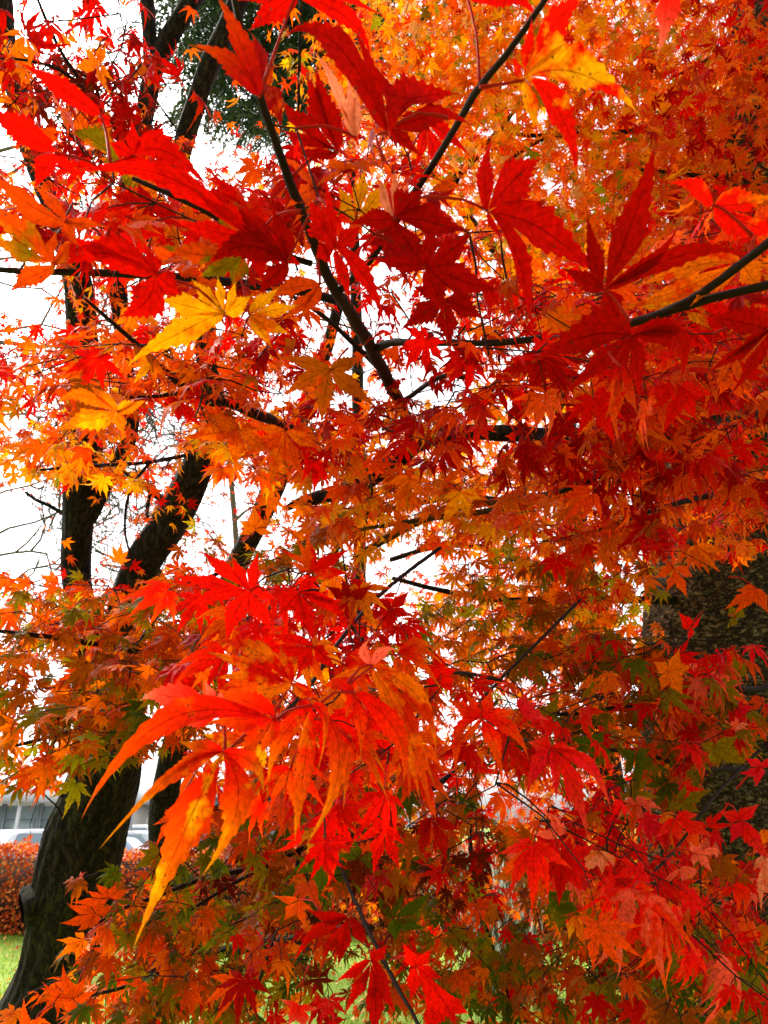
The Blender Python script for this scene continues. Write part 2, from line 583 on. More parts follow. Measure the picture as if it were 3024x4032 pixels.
def colours(pal, bright=1.0):
    k = pick(pal)
    k2 = pick(NEAR[k])
    kt = pick(NEAR[k] + k)
    j = rng.uniform(.78, 1.2) * bright
    return PALL[k] * j * rng.uniform(.9, 1.1, 3), PALL[k2] * j, PALL[kt] * j * 1.05


class Bough:
    """One bough: its wood, its twigs and its leaves, gathered first and built at the end."""
    def __init__(s, name, label, cat, base, group=None, wood=None):
        s.name, s.label, s.cat, s.group = name, label, cat, group
        s.base = np.asarray(base, float)
        s.wood = wood or TWIG
        s.branches, s.twig, s.leaves, s.hero = [], MB(), Leaves(), []
        s.nodes = []

    def branch(s, L, d=1.0, bump=0.08, k=8):
        P = spline(pix_path(L, d), 0.02)
        m = MB().tube(P[:, :3], np.maximum(P[:, 3], 0.0007), k, bump, len(s.branches) + 3)
        s.branches.append(m)
        s.nodes += [p for p in P[:, :3]]
        # bud joints along the wood
        return P

    def reach(s, target, r0=0.0016, add=True, limit=9.0):
        """Grow a twig from the nearest wood to target."""
        A = np.array(s.nodes)
        dd = np.linalg.norm(A - target, axis=1)
        i = int(dd.argmin())
        a = A[i]
        if dd[i] > limit: a = target + (a - target) / dd[i] * limit
        L = np.linalg.norm(target - a)
        if L < 1e-5: return
        n = max(3, int(L / 0.05) + 2)
        t = np.linspace(0, 1, n)[:, None]
        bow = rng.normal(0, .07, 3) * L
        bow[2] += 0.05 * L
        P = a * (1 - t) + target * t + bow * (t * (1 - t) * 4) * .6 + np.r_[np.zeros((1, 3)), rng.normal(0, .008, (n - 2, 3)) * min(1, L * 4), np.zeros((1, 3))]
        s.twig.tube(P, np.linspace(r0 * (1 + L), r0 * .8, n), 5, cap=False)
        if add: s.nodes += list(P[1:])

    def fill(s, ells, d, R0, pal, cover, droop=(.1, .6), face=.6, hang=.5, bright=1.12, drift=(0, 0), sprig=0.15, holes=True, mot=.45):
        fx = 0.0
        for (cx, cy, rx, ry) in ells:
            dm = (d[0] + d[1]) / 2
            rp = R0 * FPX / dm
            R = R0 * 1.24
            nleaf = 2.35 * cover * math.pi * rx * ry / (0.36 * math.pi * rp * rp)
            ns = max(1, int(nleaf / 6.5))
            cs = []
            for _ in range(ns):
                a, q = rng.uniform(0, 6.283), math.sqrt(rng.uniform())
                dd = d[0] + (d[1] - d[0]) * rng.uniform()
                cs.append((dd, cx + rx * q * math.cos(a), cy + ry * q * math.sin(a)))
            cs.sort(key=lambda c: np.linalg.norm(at(c[1], c[2], c[0]) - s.base))
            for dd, px, py in cs:
                c = at(px, py, dd)
                if holes and in_hole(c, .9): continue
                out = c - s.base
                out = out / (np.linalg.norm(out) + 1e-6) + rng.normal(0, .7, 3) + RGT * drift[0] + np.array([0, 0, drift[1]])
                out[2] = out[2] * .35 - .15
                out /= np.linalg.norm(out)
                root = c - out * sprig * .5
                s.reach(root, 0.0013)
                nn = int(rng.integers(3, 5))
                tp = [root + out * sprig * (j / (nn - 1)) + np.array([0, 0, -.02 * (j / (nn - 1)) ** 2]) + rng.normal(0, .004, 3) for j in range(nn)]
                s.twig.tube(tp, np.linspace(.0012, .0007, nn), 4, cap=False)
                s.nodes += tp
                sd_ = np.cross(out, [0, 0, 1.0])
                sd_ /= np.linalg.norm(sd_) + 1e-6
                for j in range(nn):
                    for sg in ((1, -1) if j < nn - 1 else (1, -1, 0)):
                        if rng.uniform() < .1: continue
                        r = R * rng.uniform(.5, 1.32)
                        dirn = out * (.55 if sg else 1.0) + sd_ * sg * .85 + rng.normal(0, .25, 3)
                        dirn[2] -= hang * rng.uniform(.1, 1.6)
                        dirn /= np.linalg.norm(dirn)
                        pet = r * rng.uniform(.45, .9)
                        pos = tp[j] + dirn * pet + rng.normal(0, .006, 3)
                        if holes and in_hole(pos + dirn * r * .4, 1.0) and rng.uniform() < .96: continue
                        tocam = EYE - pos
                        tocam /= np.linalg.norm(tocam)
                        nm = np.array([0, 0, .75]) + tocam * face * rng.uniform(0, 1.9) + rng.normal(0, .38, 3)
                        ax = dirn + np.array([0, 0, -hang * rng.uniform(0, 1.0)]) + rng.normal(0, .2, 3) + RGT * drift[0]
                        c1, c2, ct = colours(pal, bright)
                        s.leaves.add(pos, ax, nm, r, c1, c2, ct, rng.uniform(0, mot), rng.uniform(.2, .9), rng.uniform(*droop), rng.uniform(-.1, .5), rng.normal(0, .25))
                        mid = (tp[j] + pos) / 2 + np.array([0, 0, .1 * pet])
                        s.twig.tube([tp[j], mid, pos], [.0008, .0006, .0006], 3, cap=False)

    # -------- the big leaves of the photo, one by one: centre, lobes (tip x, tip y, half-width[, bend x, bend y])
    def big(s, cx, cy, lobes, col='R', col2=None, tip=None, mot=.25, tipmix=.5, g=None, d=None, stalk=None, bright=1.0, label=None, curl=None):
        lens = [math.hypot(l[0] - cx, l[1] - cy) for l in lobes]
        if d is None:
            d = float(np.clip(0.058 * FPX / max(lens), .42, 1.7)) * rng.uniform(.96, 1.04)
        if g is None:
            g = (rng.uniform(-.55, .55), rng.uniform(-.2, .75))
        if curl is None:
            curl = rng.uniform(-.25, .35)
        n = 22
        ts = np.linspace(0, 1, n + 1)
        dirs = []
        for l in lobes:
            mx, my = (l[3], l[4]) if len(l) > 3 else (l[0], l[1])
            dirs.append(math.atan2(my - cy, mx - cx))
        order = np.argsort(dirs)
        c1 = PALL[col] * bright * rng.uniform(.9, 1.1)
        c2 = PALL[col2 or pick(NEAR[col])] * bright
        ct = PALL[tip or col] * bright
        VV, F, T, V = [], [], [], []
        C0 = at(cx, cy, d)

        def off(dx, dy, dz=0.0):
            X, Yv = dx * d / FPX, -dy * d / FPX
            return RGT * X + UPV * Yv + FWD * (g[0] * X + g[1] * -Yv + dz)
        for q, i in enumerate(order):
            l = lobes[i]
            tx, ty, wpx = l[0] - cx, l[1] - cy, l[2]
            mx, my = ((l[3] - cx, l[4] - cy) if len(l) > 3 else (tx * .5 + rng.normal(0, .03) * ty, ty * .5 + rng.normal(0, .03) * tx))
            k = np.array([2 * mx - tx / 2, 2 * my - ty / 2])
            mid = 2 * ((1 - ts) * ts)[:, None] * k + (ts ** 2)[:, None] * np.array([tx, ty])
            tan = np.gradient(mid, axis=0)
            tan /= np.linalg.norm(tan, axis=1)[:, None] + 1e-9
            lat = np.stack([-tan[:, 1], tan[:, 0]], 1)
            m = len(order)
            ga = [(dirs[order[(q + 1) % m]] - dirs[i]) % 6.2832 / 2, (dirs[i] - dirs[order[q - 1]]) % 6.2832 / 2] if m > 1 else [1.2, 1.2]
            sl = np.hypot(mid[:, 0], mid[:, 1])
            saw = np.ones(n + 1)
            saw[1::2] = 1.10
            saw[2::2] = .87
            saw[ts < .3] = 1.0
            es = []
            for sg, gp in ((1, ga[0]), (-1, ga[1])):
                e = profile(ts) * wpx * 1.06 * saw * rng.uniform(.92, 1.12)
                e = np.minimum(e, sl * math.tan(min(max(gp, .12), .95)) * .995)
                es.append(mid + lat * (sg * e)[:, None] + tan * (wpx * .16 * (saw > 1))[:, None])
            L = lens[i] * d / FPX
            ph, am = rng.uniform(0, 6.28), rng.uniform(.01, .05)
            zc = L * (curl * rng.uniform(.4, 1.5) * ts ** 2 + am * np.sin(ts * 7 + ph))
            fo = rng.uniform(.1, .45) * wpx * d / FPX
            rowm = [C0 + off(*mid[j], zc[j]) for j in range(n + 1)]
            rowl = [C0 + off(*es[0][j], zc[j] - fo * profile(ts[j]) * (ts[j] > .03)) for j in range(1, n)]
            rowr = [C0 + off(*es[1][j], zc[j] - fo * profile(ts[j]) * (ts[j] > .03)) for j in range(1, n)]
            o_ = len(VV)
            VV += rowm + rowl + rowr
            F += lobe_faces(n, o_)
            T += list(ts) + list(ts[1:n]) * 2
            V += [0] * (n + 1) + [1] * (n - 1) + [-1] * (n - 1)
        T, V = np.array(T), np.array(V, float)
        kk = (T ** 2.4 * tipmix)[:, None]
        A = np.c_[c1 * (1 - kk) + ct * kk, np.ones(len(T))]
        B = np.c_[np.tile(c2, (len(T), 1)), np.ones(len(T))]
        s.hero.append(dict(C=C0, V=np.array(VV), F=F, A=A, B=B, tv=np.c_[T, V, np.full(len(T), mot)], d=d, stalk=stalk, label=label, size=max(lens)))

    def build(s, max_parts=90):
        root = empty(s.name, s.base)
        tag(root, s.label, s.cat, s.group)
        for m in s.branches:
            m.build("branch", s.wood, root, s.base)
        # petioles of the big leaves
        A = np.array(s.nodes)
        stalks = []
        for h in s.hero:
            if h['stalk'] is not None:
                e = at(h['stalk'][0], h['stalk'][1], h['stalk'][2] if len(h['stalk']) > 2 else h['d'])
            else:
                dd = np.linalg.norm(A - h['C'], axis=1)
                j = int(dd.argmin())
                e = A[j]
                if dd[j] > .055:
                    u = (e - h['C']) / dd[j]
                    e = h['C'] + u * .045
                    s.reach(e, 0.0008, True, 9.0)
                    A = np.array(s.nodes)
            mid = (e + h['C']) / 2 + np.array([0, 0, .006]) + rng.normal(0, .002, 3)
            stalks.append([e, mid, h['C']])
        if s.twig.n:
            s.twig.build("twigs", s.wood, root, s.base)
        for h, st in zip(s.hero, stalks):
            li = np.array([i for f in h['F'] for i in f])
            ls = np.r_[0, np.cumsum([len(f) for f in h['F']])[:-1]]
            me = raw_mesh("leaf", h['V'] - h['C'], li, ls, LEAF, True, {"Col": h['A'], "Col2": h['B'], "tv": h['tv']})
            o = bpy.data.objects.new("leaf", me)
            o.location = tuple(h['C'] - s.base)
            link(o, root)
            if h['label']: o["label"] = h['label']
            P = spline(np.c_[np.array(st), [.0015, .0010, .0012]], .01)
            MB().tube(P[:, :3], P[:, 3], 5).build("leaf_stalk", STALK, o, h['C'])
        n = len(s.leaves.rows)
        if not n: return root
        a = s.leaves.arrays()
        x, y, d = proj(a[0])
        sz = a[3] * FPX / d
        vis = (x > 5) & (x < 763) & (y > 5) & (y < 1019) & (d > .3)
        od = np.argsort(-np.where(vis, sz, 0))
        keep = list(od[:max(0, min(max_parts, n) - len(s.hero))])
        keep = [i for i in keep if vis[i]]
        for i in keep:
            me = s.leaves.mesh("leaf", [i], [TMP_HI[i % 6]], 900 + i, a[0][i])
            o = bpy.data.objects.new("leaf", me)
            o.location = tuple(a[0][i] - s.base)
            link(o, root)
        ks = set(keep)
        rest = [i for i in range(n) if i not in ks]
        if rest:
            o = bpy.data.objects.new("foliage", s.leaves.mesh("foliage", rest, TMP_MID, 50, s.base))
            link(o, root)
            o["kind"] = "stuff"
        return root

# ------------------------------------------------------------------ the setting
def lawn_material():
    m, t, o = mat_new("lawn_grass")
    tc = N(t, "ShaderNodeTexCoord")
    n1 = N(t, "ShaderNodeTexNoise"); n1.inputs["Scale"].default_value = 1.3; n1.inputs["Detail"].default_value = 6
    n2 = N(t, "ShaderNodeTexNoise"); n2.inputs["Scale"].default_value = 60; n2.inputs["Detail"].default_value = 4
    for n in (n1, n2): t.links.new(tc.outputs["Object"], n.inputs["Vector"])
    c = mixrgb(t, n1.outputs[0], (0.10, 0.23, 0.008), (0.26, 0.36, 0.02))
    c = mixrgb(t, math_node(t, 'MULTIPLY', n2.outputs[0], .5), c, (0.32, 0.33, 0.05))
    p = N(t, "ShaderNodeBsdfPrincipled"); p.inputs["Roughness"].default_value = .9
    t.links.new(c, p.inputs["Base Color"])
    b = N(t, "ShaderNodeBump"); b.inputs["Strength"].default_value = .8; b.inputs["Distance"].default_value = .03
    t.links.new(n2.outputs[0], b.inputs["Height"]); t.links.new(b.outputs[0], p.inputs["Normal"])
    t.links.new(p.outputs[0], o.inputs[0])
    return m


LAWN = lawn_material()
ASPH = plain_material("car_park_asphalt", (0.09, 0.09, 0.095), .9, noise=.25, scale=30)


def sheet(name, x0, x1, y0, y1, z, mat, nx=24, ny=24, wob=0.0):
    xs, ys = np.linspace(x0, x1, nx + 1), np.linspace(y0, y1, ny + 1)
    V = [(x, y, z + wob * math.sin(x * .9 + y * .5) * math.cos(y * .7)) for y in ys for x in xs]
    F = [(j * (nx + 1) + i, j * (nx + 1) + i + 1, (j + 1) * (nx + 1) + i + 1, (j + 1) * (nx + 1) + i) for j in range(ny) for i in range(nx)]
    o = MB().add(V, F).build(name, mat)
    return tag(o, kind="structure")


sheet("ground", -220, 220, -60, 300, -0.40, LAWN, 8, 8)
sheet("lawn", -18, 18, -3, 13.4, 0.0, LAWN, 60, 40)
sheet("car_park", -60, 60, 13.4, 60, -0.3, ASPH, 10, 10)

# blades of grass where the lawn shows
def grass():
    n = 52000
    y = 4.5 + 7.6 * rng.uniform(size=n) ** .9
    x = rng.uniform(-1, 1, n) * (y * .62 + .3)
    h = rng.uniform(.025, .065, n)
    a = rng.uniform(0, 6.28, n)
    wd = rng.uniform(.0025, .005, n)
    lean = rng.normal(0, .03, (n, 2))
    b = np.stack([x, y, np.zeros(n)], 1)
    u = np.stack([np.cos(a), np.sin(a), np.zeros(n)], 1) * wd[:, None]
    m = b + np.stack([lean[:, 0] * .4, lean[:, 1] * .4, h * .6], 1)
    tp = b + np.stack([lean[:, 0], lean[:, 1], h], 1)
    V = np.stack([b - u, b + u, m + u * .7, m - u * .7, tp], 1).reshape(-1, 3)
    li = (np.array([0, 1, 2, 3, 3, 2, 4])[None] + (np.arange(n) * 5)[:, None]).ravel()
    ls = (np.array([0, 4])[None] + (np.arange(n) * 7)[:, None]).ravel()
    mt, t, o = mat_new("grass_blades")
    g = N(t, "ShaderNodeNewGeometry")
    r = N(t, "ShaderNodeValToRGB")
    r.color_ramp.elements[0].color = (0.09, 0.26, 0.008, 1)
    r.color_ramp.elements[1].color = (0.36, 0.46, 0.03, 1)
    t.links.new(g.outputs["Random Per Island"], r.inputs[0])
    p = N(t, "ShaderNodeBsdfPrincipled"); p.inputs["Roughness"].default_value = .6
    t.links.new(r.outputs[0], p.inputs["Base Color"])
    tr = N(t, "ShaderNodeBsdfTranslucent"); t.links.new(r.outputs[0], tr.inputs[0])
    mx = N(t, "ShaderNodeMixShader"); mx.inputs[0].default_value = .4
    t.links.new(p.outputs[0], mx.inputs[1]); t.links.new(tr.outputs[0], mx.inputs[2]); t.links.new(mx.outputs[0], o.inputs[0])
    ob = bpy.data.objects.new("grass", raw_mesh("grass", V, li, ls, mt, True))
    link(ob)
    tag(ob, "short yellow green lawn grass under the maples", "grass", kind="stuff")


grass()

fl = np.random.default_rng(17)
n_ = 2600
P_ = np.stack([fl.uniform(-8, 8, n_), fl.uniform(3.5, 12.0, n_), fl.uniform(.02, .055, n_)], 1)
# ------------------------------------------------------------------ hedge of small rusty leaves
def leafy_quads(P, size, nrm, g):
    """Small folded leaves (two triangles each side of a midrib)."""
    n = len(P)
    a = g.normal(size=(n, 3)); a /= np.linalg.norm(a, axis=1)[:, None]
    nn = nrm + g.normal(0, .6, (n, 3)); X, Y, Z = frame_from(a, nn)
    s = (size * g.uniform(.6, 1.3, n))[:, None]
    V = np.stack([P, P + (X * .5 + Y * .5 + Z * .12) * s, P + Y * s * 1.1, P + (-X * .5 + Y * .5 + Z * .12) * s], 1).reshape(-1, 3)
    li = (np.array([0, 1, 2, 0, 2, 3])[None] + (np.arange(n) * 4)[:, None]).ravel()
    ls = (np.array([0, 3])[None] + (np.arange(n) * 6)[:, None]).ravel()
    return V, li, ls


def island_leaf_material(name, stops, trans=.35):
    m, t, o = mat_new(name)
    g = N(t, "ShaderNodeNewGeometry")
    r = N(t, "ShaderNodeValToRGB")
    e = r.color_ramp.elements
    while len(e) < len(stops): e.new(.5)
    for i, (q, c) in enumerate(stops):
        e[i].position = q; e[i].color = tuple(c) + (1,)
    t.links.new(g.outputs["Random Per Island"], r.inputs[0])
    p = N(t, "ShaderNodeBsdfPrincipled"); p.inputs["Roughness"].default_value = .5; p.inputs["Specular IOR Level"].default_value = .3
    t.links.new(r.outputs[0], p.inputs["Base Color"])
    tr = N(t, "ShaderNodeBsdfTranslucent"); t.links.new(r.outputs[0], tr.inputs[0])
    mx = N(t, "ShaderNodeMixShader"); mx.inputs[0].default_value = trans
    t.links.new(p.outputs[0], mx.inputs[1]); t.links.new(tr.outputs[0], mx.inputs[2]); t.links.new(mx.outputs[0], o.inputs[0])
    return m


HEDGE = island_leaf_material("rusty_hedge_leaf", [(0, lin((150, 44, 6))), (.35, lin((206, 74, 10))), (.7, lin((228, 104, 20))), (1, lin((240, 168, 80)))])


def hedge():
    g = np.random.default_rng(5)
    n = 80000
    x = g.uniform(-13, 12, n)
    f = g.uniform(size=n)
    y0, y1, top = 12.0, 13.1, 1.08
    wav = .05 * np.sin(x * 2.1) + .04 * np.sin(x * 5.3 + 1)
    P = np.where((f < .62)[:, None], np.stack([x, y0 + .25 * g.uniform(size=n) ** 2 + wav, .02 + g.uniform(size=n) * (top + wav - .02)], 1),
                 np.stack([x, g.uniform(y0, y1, n), top + wav + g.normal(0, .035, n)], 1))
    V, li, ls = leafy_quads(P, .042, np.tile([0, -.8, .6], (n, 1)), g)
    r = empty("hedge", (-.5, 12.5, 0))
    tag(r, "clipped rusty orange hedge between lawn and car park", "hedge")
    o = bpy.data.objects.new("foliage", raw_mesh("foliage", V - np.array([-.5, 12.5, 0]), li, ls, HEDGE, True)); link(o, r)
    core = MB().box((-.5, 12.62, .50), (24.9, .95, .98))
    core.build("inner_twigs", plain_material("hedge_inside", (.035, .018, .008), .95, noise=.5, scale=30), r, (-.5, 12.5, 0))


hedge()
V_, li_, ls_ = leafy_quads(P_, .05, np.tile([0, 0, 1.0], (n_, 1)), fl)
FALL = island_leaf_material("fallen_leaf", [(0, lin((170, 60, 10))), (.5, lin((222, 120, 30))), (1, lin((240, 200, 120)))])
tag(link(bpy.data.objects.new("fallen_leaves", raw_mesh("fallen_leaves", V_, li_, ls_, FALL, True))), "orange and buff fallen leaves scattered on the lawn", "fallen leaves", kind="stuff")

# ------------------------------------------------------------------ car park: building and cars
WHITE = plain_material("white_painted_fascia", (.82, .82, .80), .5, noise=.03)
CREAM = plain_material("cream_wall", (.62, .58, .50), .7, noise=.06)
GREYM = plain_material("grey_metal_post", (.35, .38, .40), .45, metal=.3)


def glass_material(name, c):
    m, t, o = mat_new(name)
    p = N(t, "ShaderNodeBsdfPrincipled")
    n = N(t, "ShaderNodeTexNoise"); n.inputs["Scale"].default_value = 1.5
    tc = N(t, "ShaderNodeTexCoord"); t.links.new(tc.outputs["Object"], n.inputs["Vector"])
    t.links.new(mixrgb(t, n.outputs[0], tuple(x * .7 for x in c), c), p.inputs["Base Color"])
    p.inputs["Roughness"].default_value = .08
    p.inputs["Specular IOR Level"].default_value = .8
    t.links.new(p.outputs[0], o.inputs[0])
    return m


GLASS = glass_material("shop_glass", (.42, .52, .53))
CARGLASS = glass_material("car_glass", (.25, .33, .36))
RUBBER = plain_material("tyre_rubber", (.02, .02, .02), .9)
RIM = plain_material("alloy_rim", (.5, .5, .52), .3, metal=.8)
LAMPM = plain_material("lamp_lens", (.75, .75, .75), .15)
REDL = plain_material("tail_lamp", (.5, .02, .02), .2)


def building(name, label, x0, x1, y, h, panes, band):
    r = empty(name, ((x0 + x1) / 2, y, -.3))
    tag(r, label, "building")
    b = ((x0 + x1) / 2, y, -.3)
    MB().box(((x0 + x1) / 2, y + 3, h / 2 - .15), (x1 - x0, 5.6, h + .3)).build("wall", CREAM, r, b, False)
    MB().box(((x0 + x1) / 2, y + 2.4, h + band / 2), (x1 - x0 + 1.2, 7.6, band)).build("roof", WHITE, r, b, False)
    w_ = (x1 - x0) / panes
    for i in range(panes):
        f = MB()
        xa, xb = x0 + i * w_ + .06, x0 + (i + 1) * w_ - .06
        for q in (xa, xb):
            f.box((q, y + .13, h * .5), (.09, .12, h - .1))
        f.box(((xa + xb) / 2, y + .13, h * .70), (xb - xa - .09, .10, .08))
        f.box(((xa + xb) / 2, y + .13, .16), (xb - xa - .09, .10, .2))
        fo = f.build("window", GREYM, r, b, False)
        MB().box(((xa + xb) / 2, y + .155, h * .5), (xb - xa - .09, .02, h - .3)).build("pane", GLASS, fo, b, False)
    for q in np.linspace(x0 - .3, x1 + .3, 4):
        MB().box((q, y - 1.0, h / 2 - .15), (.14, .14, h + .3)).build("post", WHITE, r, b, False)
    return r


building("shop_building", "low white shop building with glass front across the car park", -24.5, -12.6, 37, 2.35, 7, .62)
building("pale_building", "pale building with white bands behind cars right of dark trunk", -14.0, -4.4, 46, 3.0, 6, .5)


def car(label, loc, rz, paint, L=4.3, H=1.48, kind=0):
    r = empty("parked_car", loc, rz)
    tag(r, label, "car", "cars in the car park")
    W = 1.74
    hood = .9 if kind == 0 else 1.0
    prof = [(-L / 2, .42), (-L / 2 + .04, .72), (-L / 2 + .25, hood - .08), (-L * .20, hood), (L * .40, hood + .03), (L / 2 - .05, hood - .05), (L / 2, .62), (L / 2 - .03, .34), (-L / 2 + .08, .28)]
    cab = [(-L * .22, hood), (-L * .07, H - .05), (L * .02, H), (L * .24, H - .02), (L * .34, H - .12), (L * .45, hood + .03)]

    def ext(pr, w0, w1, ymid=0):
        n = len(pr)
        V, F = [], []
        zs = [p[1] for p in pr]
        for sgn in (-1, 1):
            for x, z in pr:
                k = (z - min(zs)) / (max(zs) - min(zs) + 1e-6)
                V.append((x, sgn * (w0 + (w1 - w0) * k) / 2, z))
        F = [tuple(range(n)), tuple(range(2 * n - 1, n - 1, -1))]
        F += [(i, i + n, (i + 1) % n + n, (i + 1) % n) for i in range(n)]
        return MB().add(V, F)
    body = ext(prof, W, W - .06).build("body", paint, r)
    bv = body.modifiers.new("b", 'BEVEL'); bv.width = .07; bv.segments = 3
    for p in body.data.polygons: p.use_smooth = True
    cb = ext(cab, W - .10, W - .42).build("cabin", paint, r)
    bv = cb.modifiers.new("b", 'BEVEL'); bv.width = .05; bv.segments = 2
    # glazing, 4 mm proud of the cabin
    def quad(pts, name):
        MB().add(pts, [(0, 1, 2, 3)]).build(name, CARGLASS, r, smooth=False)
    wq = lambda z, k: ((W - .10) + (-.32) * (z - hood) / (H - hood)) / 2 * k
    a, b_ = np.array(cab[0]), np.array(cab[1])
    nrm = np.array([-(b_ - a)[1], (b_ - a)[0]]); nrm /= np.linalg.norm(nrm)
    p0, p1 = a + (b_ - a) * .10 + nrm * .012, a + (b_ - a) * .93 + nrm * .012
    quad([(p0[0], -wq(p0[1], .9), p0[1]), (p0[0], wq(p0[1], .9), p0[1]), (p1[0], wq(p1[1], .88), p1[1]), (p1[0], -wq(p1[1], .88), p1[1])], "windscreen")
    a, b_ = np.array(cab[4]), np.array(cab[5])
    nrm = np.array([-(b_ - a)[1], (b_ - a)[0]]); nrm /= np.linalg.norm(nrm)
    p0, p1 = a + (b_ - a) * .08 + nrm * .012, a + (b_ - a) * .85 + nrm * .012
    quad([(p0[0], -wq(p0[1], .88), p0[1]), (p0[0], wq(p0[1], .88), p0[1]), (p1[0], wq(p1[1], .9), p1[1]), (p1[0], -wq(p1[1], .9), p1[1])], "rear_window")
    for sgn in (-1, 1):
        for xa, xb, xc, xd in ((-.16, .085, .085, -.045), (.105, .37, .30, .105)):
            z0, z1 = hood + .06, H - .10
            quad([(L * xa, sgn * (wq(z0, 1) + .012), z0), (L * xb, sgn * (wq(z0, 1) + .012), z0), (L * xc, sgn * (wq(z1, 1) + .012), z1), (L * xd, sgn * (wq(z1, 1) + .012), z1)], "side_window")
        for x in (-L * .31, L * .29):
            tw = MB().tube([(x, sgn * (W / 2 - .19), .31), (x, sgn * (W / 2 + .01), .31)], [.31, .31], 22).build("wheel", RUBBER, r)
            MB().tube([(x, sgn * (W / 2 - .05), .31), (x, sgn * (W / 2 + .025), .31)], [.2, .18], 14).build("rim", RIM, tw)
        MB().box((-L / 2 + .12, sgn * .62, .70), (.2, .36, .15)).build("headlight", LAMPM, r)
        MB().box((L / 2 - .06, sgn * .68, .78), (.12, .26, .2)).build("tail_light", REDL, r)
        MB().box((-L * .14, sgn * (W / 2 + .09), hood + .08), (.12, .2, .13)).build("wing_mirror", paint, r)
    return r


def paintm(n, c): return plain_material(n, c, .28, noise=.02, spec=.5, coat=.6)
BLUE, WHT, SILV, PBLUE = paintm("blue_car_paint", (.22, .34, .62)), paintm("white_car_paint", (.8, .8, .8)), paintm("silver_car_paint", (.55, .57, .58)), paintm("pale_blue_car_paint", (.40, .50, .68))
car("blue car showing above the hedge, left of the dark trunk", (-10.4, 20.5, -0.3), math.radians(200), BLUE)
car("white car with slanted windscreen just left of the dark trunk", (-9.6, 23.0, -0.3), math.radians(235), WHT, H=1.62)
car("pale silver car at the left picture edge by the shop front", (-13.6, 22.5, -0.3), math.radians(150), SILV)
car("pale blue car above the hedge right of the big dark trunk", (-6.6, 20.0, -0.3), math.radians(185), PBLUE)
car("silver car parked behind the pale blue car", (-7.6, 25.5, -0.3), math.radians(175), SILV, H=1.55)
car("white car parked in front of the pale building", (-9.4, 32.0, -0.3), math.radians(175), WHT, H=1.7)
# lamp post between the rear cars
lp = empty("lamp_post", (-9.3, 29.5, -.3)); tag(lp, "slim grey lamp post standing among the parked cars", "lamp post")
MB().tube([(-9.3, 29.5, -.3), (-9.3, 29.5, 3.6)], [.07, .05], 10).build("pole", GREYM, lp, (-9.3, 29.5, -.3))
MB().box((-9.3, 29.5, 3.68), (.5, .22, .14)).build("lamp_head", GREYM, lp, (-9.3, 29.5, -.3))


# ------------------------------------------------------------------ maple trunks
def limb(P, k, seed, bump=.06, step=.06, ridge=0.0, flake=0.0):
    Q = spline(P, step)
    return MB().tube(Q[:, :3], Q[:, 3], k, bump, seed, True, ridge, flake)


def ground_base(L, d, flare=1.25):
    """Adds the stretch from the lowest row down to the ground."""
    P = pix_path(L, d)
    a, b = P[0], P[1]
    u = (a - b)[:3]
    u /= np.linalg.norm(u)
    u[2] = min(u[2], -.75); u /= np.linalg.norm(u)
    k = (a[2] + .05) / -u[2]
    e = a[:3] + u * k
    m = a[:3] + u * k * .55
    return np.vstack([np.r_[e, a[3] * flare * 1.15], np.r_[m, a[3] * 1.08], P])


def crown(parent, base, clumps, R, pal, n_per, seed, templates=None, mot=.3, bright=1.0, droop=(.1, .7), holes=.95, name="crown", squash=.45):
    lv = Leaves()
    for (c, rad) in clumps:
        for _ in range(n_per):
            p = c + rng.normal(0, 1, 3) * rad * np.array([1, 1, squash])
            if holes and rng.uniform() < holes and in_hole(p, 1.0): continue
            tocam = EYE - p; tocam /= np.linalg.norm(tocam)
            ax = rng.normal(0, 1, 3); ax[2] = -abs(ax[2]) * .8 - .25
            nm = np.array([0, 0, .6]) + tocam * rng.uniform(0, 1.1) + rng.normal(0, .45, 3)
            c1, c2, ct = colours(pal, bright)
            lv.add(p, ax, nm, R * rng.uniform(.65, 1.25), c1, c2, ct, rng.uniform(0, mot), rng.uniform(.2, .8), rng.uniform(*droop), rng.uniform(-.1, .5), rng.normal(0, .25))
    o = bpy.data.objects.new(name, lv.mesh(name, range(len(lv.rows)), templates or TMP_LOW, seed, base))
    return link(o, parent)


def clump_field(ells, d, n, rad):
    out = []
    tot = sum(e[2] * e[3] * (e[4] if len(e) > 4 else 1) for e in ells)
    for e in ells:
        k = max(1, int(n * e[2] * e[3] * (e[4] if len(e) > 4 else 1) / tot))
        for _ in range(k):
            a, q = rng.uniform(0, 6.283), math.sqrt(rng.uniform())
            out.append((at(e[0] + e[2] * q * math.cos(a), e[1] + e[3] * q * math.sin(a), rng.uniform(*d)), rad * rng.uniform(.7, 1.3)))
    return out


